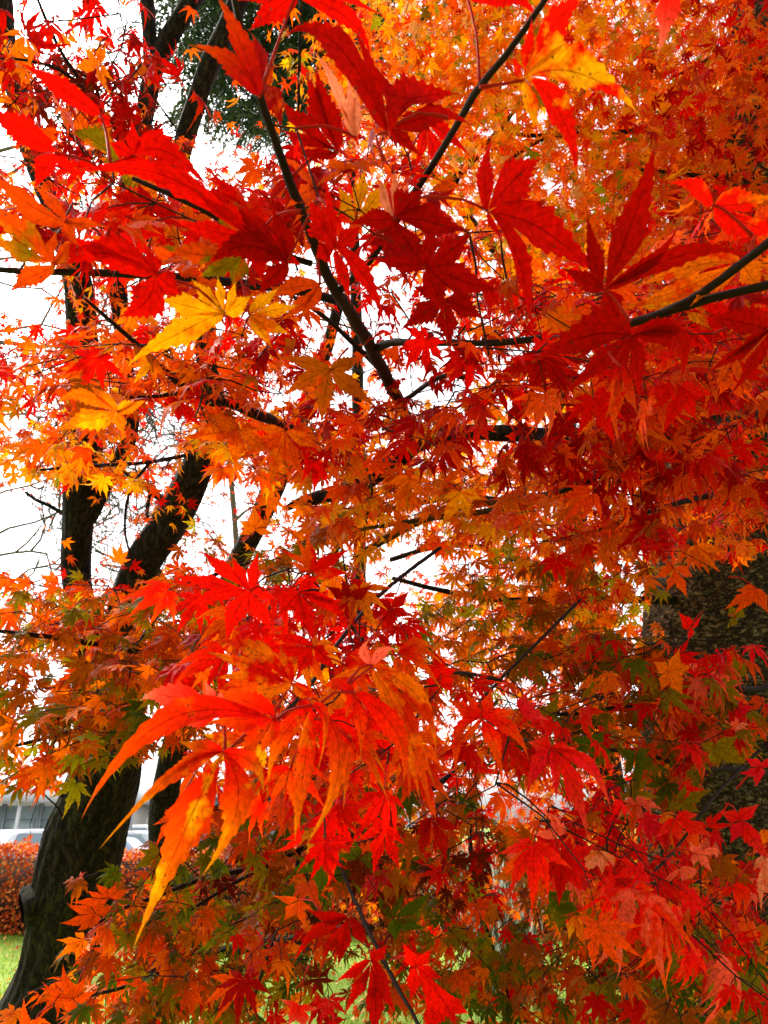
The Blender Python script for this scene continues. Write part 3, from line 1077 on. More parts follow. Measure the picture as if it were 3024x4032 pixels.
# ---- tree one: the big dark forked maple at the left
D1 = 3.4
trunk1 = [(30, 1024, 38), (54, 975, 37), (68, 928, 38), (76, 890, 39), (80, 865, 38), (88, 835, 37), (97, 806, 34), (107, 774, 33), (112, 742, 30), (110, 706, 27)]
B1 = ground_base(trunk1, D1)
base1 = B1[0][:3].copy(); base1[2] = 0
t1 = empty("maple_tree", base1)
tag(t1, "dark forked maple with thick leaning mossy trunk and sawn branch stub", "tree")
limb(B1, 110, 1, .045, .018, .024, .006).build("trunk", BARK_DARK, t1, base1)
for L, sd_, k in (
        ([(108, 752, 27), (98, 715, 23), (90, 670, 18), (82, 620, 15), (77, 572, 14), (79, 520, 15), (84, 460, 16.5), (85, 430, 16.5), (84, 390, 15.5), (81, 330, 14.5), (77, 280, 13), (61, 230, 10.5), (46, 190, 9.5), (28, 140, 9.5), (15, 85, 9.5), (6, 40, 9.5), (0, -15, 9)], 2, 18),
        ([(112, 752, 27), (114, 705, 23), (118, 660, 20), (126, 610, 19), (140, 566, 19), (168, 526, 18), (192, 480, 16), (206, 450, 15), (214, 425, 13.5), (212, 395, 11.5), (207, 365, 10.5), (204, 330, 10), (204, 295, 9), (200, 250, 8.5), (187, 205, 8.5), (180, 168, 9), (185, 138, 9.5), (196, 105, 9.5), (208, 70, 10), (222, 38, 10), (236, 5, 9.5), (246, -25, 9.5)], 3, 18),
        ([(88, 520, 8), (108, 482, 7), (124, 450, 8), (131, 425, 7.5), (128, 385, 7), (122, 330, 8), (118, 275, 8.5), (120, 230, 9), (128, 190, 9), (138, 150, 9), (145, 115, 9), (150, 85, 9)], 4, 14),
        ([(150, 95, 8.5), (151, 60, 7.5), (149, 25, 7), (145, -15, 6.5)], 5, 12),
        ([(149, 92, 8), (157, 62, 8.5), (170, 36, 9), (185, 14, 9), (200, -12, 9)], 6, 12),
        ([(180, 503, 4), (165, 500, 4.2), (152, 492, 3.6), (140, 483, 3), (130, 477, 2.2), (122, 470, 1.6)], 7, 8),
        ([(150, 492, 2), (147, 515, 1.7), (155, 535, 1.5), (160, 550, 1)], 8, 6),
        ([(76, 520, 2.6), (62, 513, 2), (48, 505, 2), (36, 500, 1.6), (25, 492, 1.2)], 9, 6),
        ([(210, 410, 3), (235, 430, 2.2), (258, 468, 1.8), (272, 500, 1.3)], 10, 6)):
    limb(pix_path(L, D1), k * 2, sd_, .05, .03, .02 if k > 8 else 0).build("limb", BARK_DARK, t1, base1)
# sawn stub with a pale-rimmed hollow face drawn as a near-black disc
c0, c1_ = at(58, 894, D1 - .06), at(21, 907, D1 - .15)
SP = spline([np.r_[c0, .125], np.r_[c0 * .7 + c1_ * .3, .105], np.r_[c0 * .35 + c1_ * .65, .078], np.r_[c0 * .1 + c1_ * .9, .074], np.r_[c1_, .058]], .012)
st = MB().tube(SP[:, :3], SP[:, 3], 26, .11, 21, cap=False)
stub = st.build("branch_stub", BARK_DARK, t1, base1)
ax = (c1_ - c0) / np.linalg.norm(c1_ - c0)
MB().tube([c1_ - ax * .03, c1_ - ax * .014], [.060, .052], 18, .1, 22).build("sawn_face", plain_material("black_stub_face", (.006, .004, .003), 1.0, noise=.5, scale=40, spec=.02), stub, base1)
# short dead twig low on the trunk
limb(pix_path([(62, 816, 1.2), (58, 808, .9), (50, 800, .8), (44, 794, .7), (43, 787, .7), (48, 784, .5)], D1 - .25), 6, 31, .05, .02).build("dead_twig", BARK_DARK, t1, base1)
limb(pix_path([(64, 797, 1.6), (57, 791, 1.5), (50, 787, 1.2), (46, 786, 1.0)], D1 - .25), 6, 32, .05, .02).build("dead_twig", BARK_DARK, t1, base1)

# ---- tree two: the slimmer dark trunk behind it
D2 = 4.4
B2 = ground_base([(150, 1040, 16), (156, 1000, 15), (163, 930, 15), (166, 870, 15), (164, 820, 14), (170, 770, 13), (198, 665, 12), (224, 600, 11.5), (240, 558, 11), (252, 535, 10.5), (263, 513, 10.5), (277, 480, 10.5), (290, 450, 9.5), (306, 405, 8), (326, 350, 6), (340, 300, 5)], D2)
base2 = B2[0][:3].copy(); base2[2] = 0
t2 = empty("maple_tree", base2)
tag(t2, "slim dark leaning maple trunk just right of and behind the forked trunk", "tree")
limb(B2, 60, 41, .045, .03, .024).build("trunk", BARK_DARK, t2, base2)
limb(pix_path([(166, 790, 6), (158, 793, 5.6), (154, 797, 5.4)], D2 - .07), 12, 42, .05, .02).build("branch_stub", BARK_DARK, t2, base2)
limb(pix_path([(160, 962, 7), (215, 953, 6), (290, 941, 5), (360, 927, 4.6), (428, 915, 4), (500, 897, 3)], D2), 12, 43, .05, .05).build("limb", BARK_DARK, t2, base2)
limb(pix_path([(200, 664, 6), (190, 620, 5), (170, 590, 4), (158, 570, 3)], D2), 10, 44, .05, .05).build("limb", BARK_DARK, t2, base2)

# ---- tree three: the stout pale-barked trunk at the right edge
D3 = 2.8
B3 = ground_base([(732, 1040, 92), (728, 950, 84), (722, 850, 78), (718, 750, 74), (717, 650, 71), (720, 590, 70), (724, 530, 66), (730, 460, 62), (738, 380, 57), (748, 300, 50), (760, 200, 44), (772, 60, 40), (785, -110, 35), (798, -330, 28)], D3)
base3 = B3[0][:3].copy(); base3[2] = 0
t3 = empty("maple_tree", base3)
tag(t3, "stout trunk with flaking pale brown bark at the right edge", "tree")
limb(B3, 190, 51, .02, .013, .007, .011).build("trunk", BARK_PALE, t3, base3)
for L, sd_ in (
        ([(715, 415, 9, 2.75), (660, 428, 8, 2.5), (590, 436, 8, 2.3), (520, 434, 8, 2.15), (470, 433, 8, 2.05), (425, 440, 8, 1.98), (404, 454, 8, 1.98), (384, 469, 9.5, 2.0), (350, 489, 9, 2.05), (322, 497, 7, 2.1), (298, 503, 4.5, 2.1), (286, 509, 3, 2.1)], 52),
        ([(740, 372, 7, 2.7), (704, 417, 6.5, 2.3), (692, 424, 6.5, 2.2), (652, 443, 6, 2.0), (618, 463, 5.5, 1.9), (600, 474, 4.5, 1.85), (575, 486, 3, 1.85), (545, 495, 3, 1.9), (505, 500, 3.2, 1.95), (468, 506, 3.8, 2.0), (440, 512, 4.2, 2.0), (412, 524, 4.6, 2.0), (384, 540, 4.2, 2.0), (356, 557, 3.5, 2.0)], 53),
        ([(765, 427, 3, 2.0), (735, 425, 3, 2.05), (704, 422, 3.5, 2.2)], 54),
        ([(510, 502, 4, 2.6), (460, 497, 3.5, 2.6), (420, 503, 2.6, 2.6), (380, 512, 2, 2.6)], 55),
        ([(690, 600, 5, 2.7), (640, 600, 4, 2.6), (560, 598, 3.5, 2.5), (500, 600, 3, 2.5), (440, 590, 2.5, 2.5), (392, 578, 2, 2.5)], 56)):
    P = pix_path(L, D3)
    limb(P, 12, sd_, .06, .04).build("limb", TWIG_MOSS if sd_ in (53,) else BARK_DARK, t3, base3)

# ---- orange maple behind: its wood shows as dark twigs, its crown fills the upper right
D4 = 5.2
B4_ = ground_base([(640, 1010, 16), (612, 800, 14), (585, 600, 13), (562, 420, 12), (530, 250, 11), (500, 120, 9), (470, 0, 8), (455, -80, 7)], D4)
base4 = B4_[0][:3].copy(); base4[2] = 0
t4 = empty("maple_tree", base4)
tag(t4, "orange crowned maple whose small leaves fill the upper right behind the red boughs", "tree")
limb(B4_, 16, 61, .05).build("trunk", BARK_DARK, t4, base4)
for L, sd_, dd in (
        ([(439, -10, 5), (430, 10, 4.5), (417, 30, 3.6), (405, 60, 2.5), (398, 100, 1.6)], 62, 3.6),
        ([(301, -10, 1.8), (300, 40, 1.8), (299, 78, 1.6), (298, 120, 1.2)], 63, 2.8),
        ([(660, 128, 2.4), (620, 132, 2.4), (583, 133, 2.5), (545, 136, 2.3), (506, 133, 1.6)], 64, 3.0),
        ([(590, 126, 2), (552, 134, 2.2), (520, 152, 2.2), (508, 163, 1.6)], 65, 3.0),
        ([(525, 97, 2), (504, 124, 2.2), (480, 152, 4), (460, 172, 4.5), (450, 190, 4)], 66, 3.2),
        ([(768, 186, 2.2), (736, 180, 2.2), (690, 175, 2.2), (641, 170, 1.8)], 67, 2.8),
        ([(760, -5, 1.8), (742, 22, 1.7), (713, 56, 1.6), (673, 77, 1.2)], 68, 2.6),
        ([(575, 520, 6), (620, 400, 5), (680, 300, 4.5), (740, 215, 4), (790, 150, 3)], 69, 4.6),
        ([(540, 300, 6), (470, 220, 5), (400, 130, 4), (340, 60, 3), (320, 0, 2)], 70, 4.6),
        ([(590, 620, 5), (520, 560, 4), (450, 545, 3), (390, 560, 2.4)], 71, 4.4),
        ([(555, 420, 5), (600, 300, 4), (640, 180, 4), (660, 60, 3)], 72, 4.7)):
    limb(pix_path(L, dd), 8, sd_, .05, .05).build("limb", BARK_DARK, t4, base4)
E4 = [(560, 150, 220, 170, 1.0), (690, 60, 110, 110, 1.3), (420, 70, 90, 90, .75), (640, 400, 150, 140, .8), (470, 470, 100, 80, .6), (520, 300, 140, 90, .8)]
up = [e for e in E4]
TOPC = clump_field([(560, 150, 220, 170, 1.0), (690, 60, 110, 110, 1.2), (420, 70, 95, 90, .7), (660, 230, 130, 100, 1.0)], (2.7, 4.6), 390, .16)
crown(t4, base4, TOPC, .054, "OOOOOAAYYYSORLGCO", 25, 400, TMP_LOW + TMP_MID[:3], .5, 1.15)
YEL = clump_field([(430, 65, 100, 75, 1.0), (560, 190, 120, 80, .8), (640, 60, 80, 50, .5)], (2.5, 3.6), 110, .14)
crown(t4, base4, YEL, .05, "YYOOYLAOC", 20, 405, TMP_LOW + TMP_MID[:3], .4, 1.05)
LOWC = clump_field([(640, 400, 150, 110, 1.0), (470, 480, 120, 80, .8), (560, 590, 130, 80, 1.1)], (2.9, 4.8), 200, .15)
crown(t4, base4, LOWC, .050, "OOOAYYYOAL", 25, 401, TMP_LOW + TMP_MID[:3], .5, 1.2)
LOWB = clump_field([(500, 850, 180, 80, 1.0), (640, 720, 130, 90, .8), (330, 760, 100, 60, .4), (420, 700, 120, 60, .5)], (3.0, 4.8), 150, .14)
LOWB += clump_field([(365, 740, 80, 60)], (2.6, 4.0), 55, .14)
crown(t4, base4, LOWB, .048, "OOAAOSRWY", 25, 402, TMP_LOW + TMP_MID[:3], .5, 1.15)

# ---- the stout tree's own crown before its trunk, then an unseen leaf roof added for shade
C3 = clump_field([(735, 130, 60, 140, 1.0), (720, 330, 70, 110, 1.0), (730, 470, 60, 50, .7)], (1.9, 2.6), 105, .12)
crown(t3, base3, C3, .044, "ROAOSRDOA", 20, 390, TMP_MID, .4, 1.0)
roof = []  # clumps of the added canopy, out of view, blocking sky light from above
for _ in range(380):
    yy = rng.uniform(-4.5, 3.0)
    xx = rng.uniform(-4.5, 4.5)
    zz = max(3.3, 1.5 + 1.75 * max(yy, 0) + .9 * 0) + rng.uniform(.25, 1.3)
    roof.append((np.array([xx, yy, zz]), rng.uniform(.22, .4)))
crown(t3, base3, roof, .05, "RROODAAS", 26, 395, TMP_LOW, .2, 1.0, holes=0, name="added_shade_crown")

# ---- fine leaves on the forked tree itself
C1 = clump_field([(150, 230, 150, 90, .9), (90, 400, 100, 70, .8), (250, 380, 90, 90, 1.1), (200, 480, 110, 60, .7), (110, 620, 110, 40, 1.2), (260, 610, 60, 50, 1.0), (30, 160, 45, 110, .8), (25, 380, 45, 60, .9), (70, 90, 70, 50, .5), (250, 200, 80, 50, .5), (330, 560, 60, 40, .6)], (2.5, 4.6), 330, .15)
crown(t1, base1, C1, .044, "ARORSOYAO", 18, 380, TMP_LOW + TMP_MID[:4], .4, 1.0, holes=.88, squash=.3)

# ---- far red maple behind the trunks
D5 = 9.0
B5_ = ground_base([(262, 840, 9), (255, 740, 8.5), (240, 640, 6), (236, 540, 3), (226, 430, 2.6), (210, 330, 2.2), (190, 200, 1.8)], D5)
base5 = B5_[0][:3].copy(); base5[2] = 0
t5 = empty("maple_tree", base5)
tag(t5, "far red maple with tiny pink red leaves seen between the dark trunks", "tree")
limb(B5_, 10, 81, .05).build("trunk", GREYTWIG, t5, base5)


def twiggy(parent, base, starts, d, seed, lev=4, mat=GREYTWIG, r0=1.6, name="branches", lim=None, step=38):
    g = np.random.default_rng(seed)
    m = MB()

    def go(x, y, a, r, dd, lv):
        nonlocal m
        n = 5
        P = []
        x0, y0, L = x, y, step * (.65 ** (4 - lv) if lv < 4 else 1) * g.uniform(.7, 1.4)
        for i in range(n):
            P.append(np.r_[at(x, y, dd), max(r * (1 - .1 * i), .28) * dd / FPX])
            a += g.normal(0, .22)
            x += math.cos(a) * L / n * 1.6; y += math.sin(a) * L / n * 1.6
            dd += g.normal(0, .12)
            if lv > 0 and i > 0 and g.uniform() < .75:
                go(x, y, a + g.choice([-1, 1]) * g.uniform(.5, 1.1), r * .62, dd, lv - 1)
        P = np.array(P)
        m.tube(P[:, :3], P[:, 3], 4, cap=False)
        if lv > 0: go(x, y, a, r * .8, dd, lv - 1)
    for (x, y, a, r) in starts:
        m = MB()
        go(x, y, a, r, d, lev)
        m.build("branch", mat, parent, base)


twiggy(t5, base5, [(238, 560, -2.3, 1.6), (236, 520, -.9, 1.6), (226, 430, -2.0, 1.5), (222, 400, -1.0, 1.4), (240, 640, -2.8, 1.6), (240, 600, -.3, 1.5), (210, 330, -2.2, 1.3)], D5, 5, 3, step=44)
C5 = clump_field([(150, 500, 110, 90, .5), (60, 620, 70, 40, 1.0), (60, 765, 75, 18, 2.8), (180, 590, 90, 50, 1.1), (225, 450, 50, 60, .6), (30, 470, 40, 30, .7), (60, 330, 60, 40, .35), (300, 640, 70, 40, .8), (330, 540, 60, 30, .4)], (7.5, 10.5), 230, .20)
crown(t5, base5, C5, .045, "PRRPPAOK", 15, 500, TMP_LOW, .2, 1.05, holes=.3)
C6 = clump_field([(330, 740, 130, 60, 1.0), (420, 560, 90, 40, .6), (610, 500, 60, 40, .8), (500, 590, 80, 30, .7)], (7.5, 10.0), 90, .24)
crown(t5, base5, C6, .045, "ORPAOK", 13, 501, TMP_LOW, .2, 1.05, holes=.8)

# ---- bare tree far off at the left
b6 = at(-60, 850, 13); b6[2] = 0
t6 = empty("bare_tree", b6); tag(t6, "bare grey tree with fine leafless twigs against the white sky at left", "tree")
limb(ground_base([(-40, 760, 10), (-22, 560, 8), (-10, 330, 6), (-4, 150, 4.5)], 13), 10, 91, .05).build("trunk", GREYTWIG, t6, b6)
twiggy(t6, b6, [(-14, 340, .45, 3.2), (-16, 560, -.5, 2.0), (-12, 420, -.4, 1.8), (-8, 260, -.3, 1.8), (-6, 180, -.2, 1.8), (-18, 600, -.1, 1.8), (-16, 500, .1, 1.6), (-4, 152, .0, 2.2), (-10, 332, .15, 2.0)], 13, 8, 4, step=62)
twiggy(t6, b6, [(-12, 450, -.1, 1.8), (-14, 540, -.3, 1.8), (-6, 210, .1, 1.8), (-8, 280, .2, 1.7), (-12, 400, .2, 1.7), (-14, 590, -.5, 1.6)], 13, 19, 4, step=70, r0=1.2, name="branches")

# ---- dark evergreen at the top left
b7 = at(290, 700, 15); b7[2] = 0
t7 = empty("evergreen_tree", b7); tag(t7, "dark green evergreen behind the forked limbs at the top left", "tree")
limb(ground_base([(362, 760, 7), (358, 400, 6), (350, 100, 4), (340, -150, 3)], 15), 10, 95, .05).build("trunk", BARK_DARK, t7, b7)


def evergreen():
    g = np.random.default_rng(3)
    VV, n0 = [], 0
    NS = 1200
    V, LI, LS, nv, nl = [], [], [], 0, 0
    for _ in range(NS):
        a, q = g.uniform(0, 6.28), math.sqrt(g.uniform())
        x, y = 270 + 120 * q * math.cos(a), 5 + 125 * q * math.sin(a)
        if x < 190 and g.uniform() < .6: continue
        c = at(x, y, g.uniform(13.5, 16.5))
        if x < 200 and in_hole(c) and g.uniform() < .7: continue
        s = g.normal(0, 1, 3); s[2] = -abs(s[2]) * .7 - .3; s /= np.linalg.norm(s)
        k = 46
        t = g.uniform(size=k)[:, None]
        P = c + s * t * .75 + g.normal(0, .06, (k, 3))
        dr = s + g.normal(0, .55, (k, 3)); dr /= np.linalg.norm(dr, axis=1)[:, None]
        L = g.uniform(.08, .2, (k, 1))
        wv = np.cross(dr, g.normal(size=(k, 3))); wv = wv / np.linalg.norm(wv, axis=1)[:, None] * .02
        q4 = np.stack([P - wv, P + wv, P + dr * L + wv * .3, P + dr * L - wv * .3], 1).reshape(-1, 3)
        V.append(q4)
        LI.append((np.array([0, 1, 2, 3])[None] + (np.arange(k) * 4)[:, None]).ravel() + nv)
        LS.append(np.arange(k) * 4 + nl)
        nv += 4 * k; nl += 4 * k
    m = island_leaf_material("evergreen_needles", [(0, (.010, .022, .008)), (.6, (.030, .055, .014)), (1, (.075, .10, .025))], .25)
    o = bpy.data.objects.new("crown", raw_mesh("crown", np.concatenate(V) - b7, np.concatenate(LI), np.concatenate(LS), m, False))
    link(o, t7)


evergreen()

# ---- clump of tall striped grass beyond the lower leaves
b8 = at(500, 880, 7.2); b8[2] = 0
tg = empty("tall_grass_clump", b8); tag(tg, "clump of tall pale striped grass blades beyond the lower right leaves", "ornamental grass")
gm = MB()
for _ in range(150):
    g0 = b8 + np.array([rng.normal(0, .16), rng.normal(0, .16), 0])
    e = np.array([rng.normal(0, .28), rng.normal(0, .28), rng.uniform(1.3, 2.2)])
    sx = rng.uniform(0, 6.28); u = np.array([math.cos(sx), math.sin(sx), 0]) * .012
    row = []
    for t_ in np.linspace(0, 1, 6):
        p = g0 + e * t_ + np.array([e[0], e[1], -.35]) * t_ ** 3 * .8
        row += [p - u * (1 - t_ * .9), p + u * (1 - t_ * .9)]
    gm.add(row, [(2 * i, 2 * i + 1, 2 * i + 3, 2 * i + 2) for i in range(5)])
gm.build("blades", island_leaf_material("striped_grass_blade", [(0, (.02, .03, .012)), (.5, (.10, .13, .06)), (.75, (.5, .52, .42)), (1, (.7, .7, .62))]), tg, b8)


# ------------------------------------------------------------------ the boughs near the camera
# upper bough: the big deep red leaves
P0 = at(419, 446, 1.95)
b1 = Bough("maple_bough", "upper bough of large deep red leaves forking across the top half", "maple bough", P0, "maple boughs")
b1.branch([(419, 446, 6, 1.95), (408, 420, 6, 1.75), (392, 388, 6.2, 1.5), (372, 350, 6.5, 1.2), (356, 322, 6.5, 1.0), (344, 303, 6.5, .88), (336, 292, 5.8, .82), (321, 260, 5.4, .74), (303, 215, 5, .66), (289, 180, 4.7, .6), (276, 142, 4.4, .56), (264, 108, 4.4, .53), (256, 80, 3.8, .51), (244, 40, 3.4, .48), (233, -6, 3.1, .46), (226, -40, 2.8, .45)])
b1.branch([(337, 293, 4, .82), (352, 280, 3.2, .8), (372, 258, 3.2, .77), (396, 222, 3.2, .72), (420, 184, 3.6, .66), (447, 142, 3.6, .6), (474, 95, 3.8, .55), (505, 56, 3.2, .52), (548, -4, 3, .49), (575, -45, 2.8, .47)])
b1.branch([(345, 303, 5, .9), (310, 293, 4.4, .86), (270, 287, 4.2, .82), (218, 281, 4.6, .78), (165, 276, 4.2, .75), (110, 273, 3.8, .72), (50, 272, 3.2, .7), (-12, 269, 3, .68)])
b1.branch([(312, 264, 3.4, .74), (285, 255, 3.2, .73), (244, 233, 3, .71), (200, 208, 3, .69), (160, 190, 2.6, .68), (132, 178, 2, .67)])
b1.branch([(373, 350, 5, 1.2), (390, 343, 4, 1.14), (430, 343, 3.4, 1.05), (480, 343, 3.2, .98), (541, 339, 3.6, .92), (590, 331, 4, .86), (629, 324, 4.4, .82), (668, 311, 4.6, .78), (715, 298, 4.4, .75), (768, 285, 4.4, .72), (800, 277, 4.2, .7)])
b1.branch([(660, 314, 4.2, .79), (690, 300, 4, .76), (720, 280, 4.2, .73), (744, 262, 4.4, .71), (772, 240, 4.4, .68), (800, 215, 4.2, .66)])
b1.branch([(395, 392, 3.6, 1.5), (378, 368, 3, 1.44), (350, 340, 2.6, 1.38), (318, 312, 2.2, 1.32), (285, 292, 1.8, 1.28), (270, 280, 1.4, 1.26)])
b1.branch([(470, 377, 3, 1.25), (440, 377, 2.6, 1.3), (405, 400, 2.6, 1.55)])
# traced leaves ------------------------------------------------------------------------------------------------
B = b1.big
B(297, -9, [(370, 37, 10, 350, 13), (246, 20, 15), (232, -4, 12), (385, -5, 7)], 'R', 'D', mot=.2, stalk=(262, 88), g=(.1, .3))
B(259, 97, [(191, 53, 13, 232, 66), (214, -8, 12, 240, 42)], 'D', 'R', 'O', tipmix=.5, stalk=(262, 92), g=(.3, .2))
B(262, 90, [(281, 134, 10, 277, 108), (251, 32, 10, 262, 62), (276, 70, 8)], 'D', 'A', mot=.4, stalk=(264, 96))
B(338, 152, [(285, 112, 15, 305, 135), (309, 88, 18), (318, 82, 14), (282, 140, 8), (300, 160, 7)], 'D', 'R', g=(.2, .3))
B(388, 133, [(290, 46, 15, 334, 58), (354, 44, 9, 372, 84), (371, 62, 12, 388, 96)], 'D', 'R', 'D', mot=.3, g=(.3, .3), stalk=(384, 160))
B(356, 137, [(315, 65, 5, 334, 95), (348, 84, 6), (359, 92, 6), (340, 110, 5)], 'K', 'P', 'P', mot=.3, g=(.2, .4))
B(390, 128, [(461, 83, 20, 420, 96), (478, 111, 13, 432, 112), (425, 150, 7)], 'D', 'D', 'R', mot=.1, g=(.2, .3), stalk=(448, 118))
B(427, 126, [(473, 153, 9, 448, 132), (415, 172, 6), (438, 168, 10)], 'R', 'B', g=(.3, .2))
B(524, 80, [(586, -4, 19, 552, 30), (655, 97, 20, 590, 68), (588, 165, 15, 566, 106), (542, 130, 8), (530, 25, 8), (512, 60, 5)], 'B', 'Y', 'B', mot=.46, tipmix=.4, stalk=(480, 87), g=(.15, .25), d=.47, label="bright red leaf with yellow orange patches", curl=.1)
B(467, -3, [(541, 20, 9, 512, -4), (500, -30, 10), (440, -25, 8)], 'R', 'B', stalk=(480, 86))
B(668, -20, [(663, 47, 14, 668, 12), (640, 6, 9), (632, -12, 8), (700, -10, 10)], 'B', 'P', 'K', mot=.2, tipmix=.7, g=(.1, .2), d=.5, stalk=(690, -60))
B(488, 211, [(491, 141, 9, 484, 175), (539, 160, 23, 516, 178), (622, 272, 23, 555, 231), (532, 314, 11, 527, 268), (505, 240, 5)], 'R', 'D', 'R', mot=.25, g=(.15, .2), d=.5, stalk=(426, 196), label="large flat scarlet leaf with a narrow upright lobe", curl=.05)
B(604, 290, [(640, 158, 17, 628, 222), (580, 219, 9, 588, 255), (558, 271, 10), (672, 231, 8, 650, 262), (746, 258, 9, 690, 254), (625, 318, 12)], 'D', 'D', 'D', mot=.1, g=(.1, .4), d=.5, stalk=(630, 322), label="dark red leaf with one tall upright lobe")
B(713, 205, [(661, 191, 8, 688, 192), (776, 194, 14), (792, 232, 16), (745, 215, 8)], 'B', 'O', mot=.4, stalk=(753, 236), g=(.2, .4))
B(755, 236, [(706, 250, 15, 730, 234), (780, 200, 16), (790, 250, 12)], 'A', 'R', 'R', mot=.5, stalk=(748, 259, .705), d=.72)
B(740, 263, [(650, 276, 12, 695, 262), (630, 298, 12, 690, 282), (700, 300, 10), (760, 290, 12)], 'R', 'O', 'O', mot=.6, stalk=(735, 270, .72), d=.73)
B(690, 300, [(634, 297, 9), (650, 316, 7), (712, 330, 7)], 'O', 'Y', mot=.4)
B(571, 331, [(560, 295, 9), (588, 298, 13), (610, 317, 8), (545, 300, 6)], 'Y', 'A', 'R', mot=.5, stalk=(585, 330))
B(632, 336, [(540, 354, 22, 585, 336), (706, 378, 14, 684, 336), (621, 380, 12), (575, 388, 12), (698, 315, 10), (660, 392, 10)], 'D', 'R', 'R', mot=.2, g=(.1, .7), d=.55)
B(770, 330, [(696, 316, 13), (734, 356, 10), (712, 372, 12), (745, 392, 10)], 'D', 'R', mot=.2, g=(.2, .6))
B(620, 366, [(618, 447, 7, 614, 405), (606, 420, 5), (636, 414, 6)], 'R', 'A', 'O', tipmix=.8)
# left half
B(135, 156, [(205, 180, 17, 165, 150), (168, 183, 10), (136, 126, 7), (112, 146, 10), (116, 176, 9)], 'R', 'D', stalk=(101, 176), g=(.2, .4))
B(119, 164, [(75, 139, 13, 98, 146), (150, 185, 15), (100, 160, 6)], 'O', 'G', 'A', mot=.6, g=(.2, .5))
B(55, 153, [(-8, 123, 12, 22, 134), (31, 188, 9), (70, 172, 6)], 'R', 'D', g=(.3, .3), d=.5)
B(100, 114, [(37, 84, 10, 66, 98), (108, 124, 6)], 'R', 'M', d=.55)
B(72, 88, [(46, 80, 6), (60, 70, 5)], 'O', 'Y')
B(54, 264, [(0, 213, 17, 25, 236), (-10, 240, 12), (60, 234, 7), (74, 242, 7), (-4, 286, 9)], 'G', 'S', 'A', mot=.55, tipmix=.9, d=.48, g=(.1, .5), label="olive leaf turning orange red at its tips")
B(66, 222, [(0, 180, 14, 30, 206), (104, 222, 6), (74, 243, 7), (40, 190, 8)], 'S', 'D', mot=.4, d=.46, g=(.2, .3))
B(157, 275, [(64, 272, 17, 112, 258), (115, 313, 17, 140, 300), (177, 292, 13), (70, 243, 12), (150, 252, 10)], 'R', 'D', 'R', mot=.3, g=(.1, .5), d=.5)
B(175, 262, [(155, 250, 10), (208, 262, 14), (230, 240, 12), (205, 276, 9)], 'S', 'R', mot=.4)
B(225, 314, [(122, 364, 12, 170, 334), (160, 299, 17), (196, 284, 13), (221, 281, 8), (252, 296, 10), (238, 284, 6)], 'Y', 'O', 'Y', mot=.3, g=(.1, .5), d=.55, label="amber yellow leaf with a long lower lobe", curl=.1)
B(133, 309, [(119, 338, 10), (163, 328, 8), (112, 322, 7)], 'O', 'S', 'Y')
B(330, 370, [(278, 360, 7), (280, 399, 9, 308, 380), (321, 424, 10), (377, 408, 9), (368, 357, 7)], 'W', 'S', 'S', mot=.3, g=(.1, .3), stalk=(348, 348), d=.75)
B(335, 248, [(316, 258, 12), (385, 322, 9, 367, 276), (327, 180, 5), (310, 206, 19), (350, 300, 7), (362, 225, 12)], 'R', 'D', 'R', g=(.2, .3), d=.5)
B(427, 267, [(472, 234, 14), (505, 286, 14), (447, 314, 12), (369, 262, 8), (432, 226, 10)], 'D', 'D', mot=.15, g=(.1, .4), d=.55)
B(394, 219, [(424, 192, 16), (472, 228, 16), (427, 264, 14), (348, 228, 10)], 'D', 'R', mot=.2, g=(.2, .4), d=.52)
B(394, 217, [(379, 180, 6), (394, 178, 8), (408, 186, 8)], 'K', 'P', 'P', d=.54, mot=.4)
B(356, 222, [(340, 194, 12), (365, 184, 14), (388, 196, 12)], 'Y', 'O', mot=.2, d=.75)
B(288, 261, [(202, 266, 15, 245, 250), (240, 212, 20), (255, 290, 10), (275, 215, 12)], 'D', 'R', mot=.3, g=(.1, .5), d=.55)
B(243, 256, [(163, 252, 15), (196, 228, 14), (222, 212, 13), (262, 232, 8), (230, 284, 12), (196, 276, 12)], 'S', 'G', 'A', mot=.5, d=.6, g=(.1, .5))
B(256, 240, [(86, 201, 12, 175, 194), (178, 228, 13), (205, 206, 12), (302, 264, 12), (262, 282, 10)], 'R', 'D', mot=.2, d=.55, g=(.1, .5))
B(150, 210, [(92, 218, 9), (112, 196, 10), (140, 186, 8), (184, 222, 11), (160, 240, 8)], 'D', 'R', mot=.3, d=.7, g=(.2, .5))
B(210, 245, [(160, 262, 8), (180, 232, 9), (214, 222, 7), (248, 252, 10)], 'R', 'M', mot=.2, d=.7, g=(.2, .5))
B(305, 175, [(270, 150, 10), (290, 210, 10), (332, 205, 9), (338, 165, 9)], 'D', 'R', mot=.2, d=.7)
B(445, 300, [(400, 330, 12), (452, 345, 13), (486, 318, 12), (412, 290, 10)], 'D', 'D', mot=.1, d=.7, g=(.1, .5))
B(545, 355, [(498, 372, 10), (530, 400, 11), (572, 392, 10), (590, 362, 9)], 'D', 'R', mot=.1, d=.75, g=(.1, .5))
B(680, 385, [(645, 410, 10), (676, 432, 10), (708, 418, 9), (722, 392, 8)], 'R', 'D', mot=.2, d=.75, g=(.1, .5))
B(250, 315, [(290, 332, 9), (270, 345, 8), (300, 305, 10), (282, 292, 8)], 'O', 'Y', 'A', mot=.5, d=.65, g=(.1, .5))
B(245, 206, [(190, 190, 12), (205, 215, 10), (215, 180, 8)], 'R', 'M', mot=.3)
B(320, 285, [(280, 320, 8), (300, 315, 8), (262, 300, 9)], 'S', 'A', 'O', mot=.5)
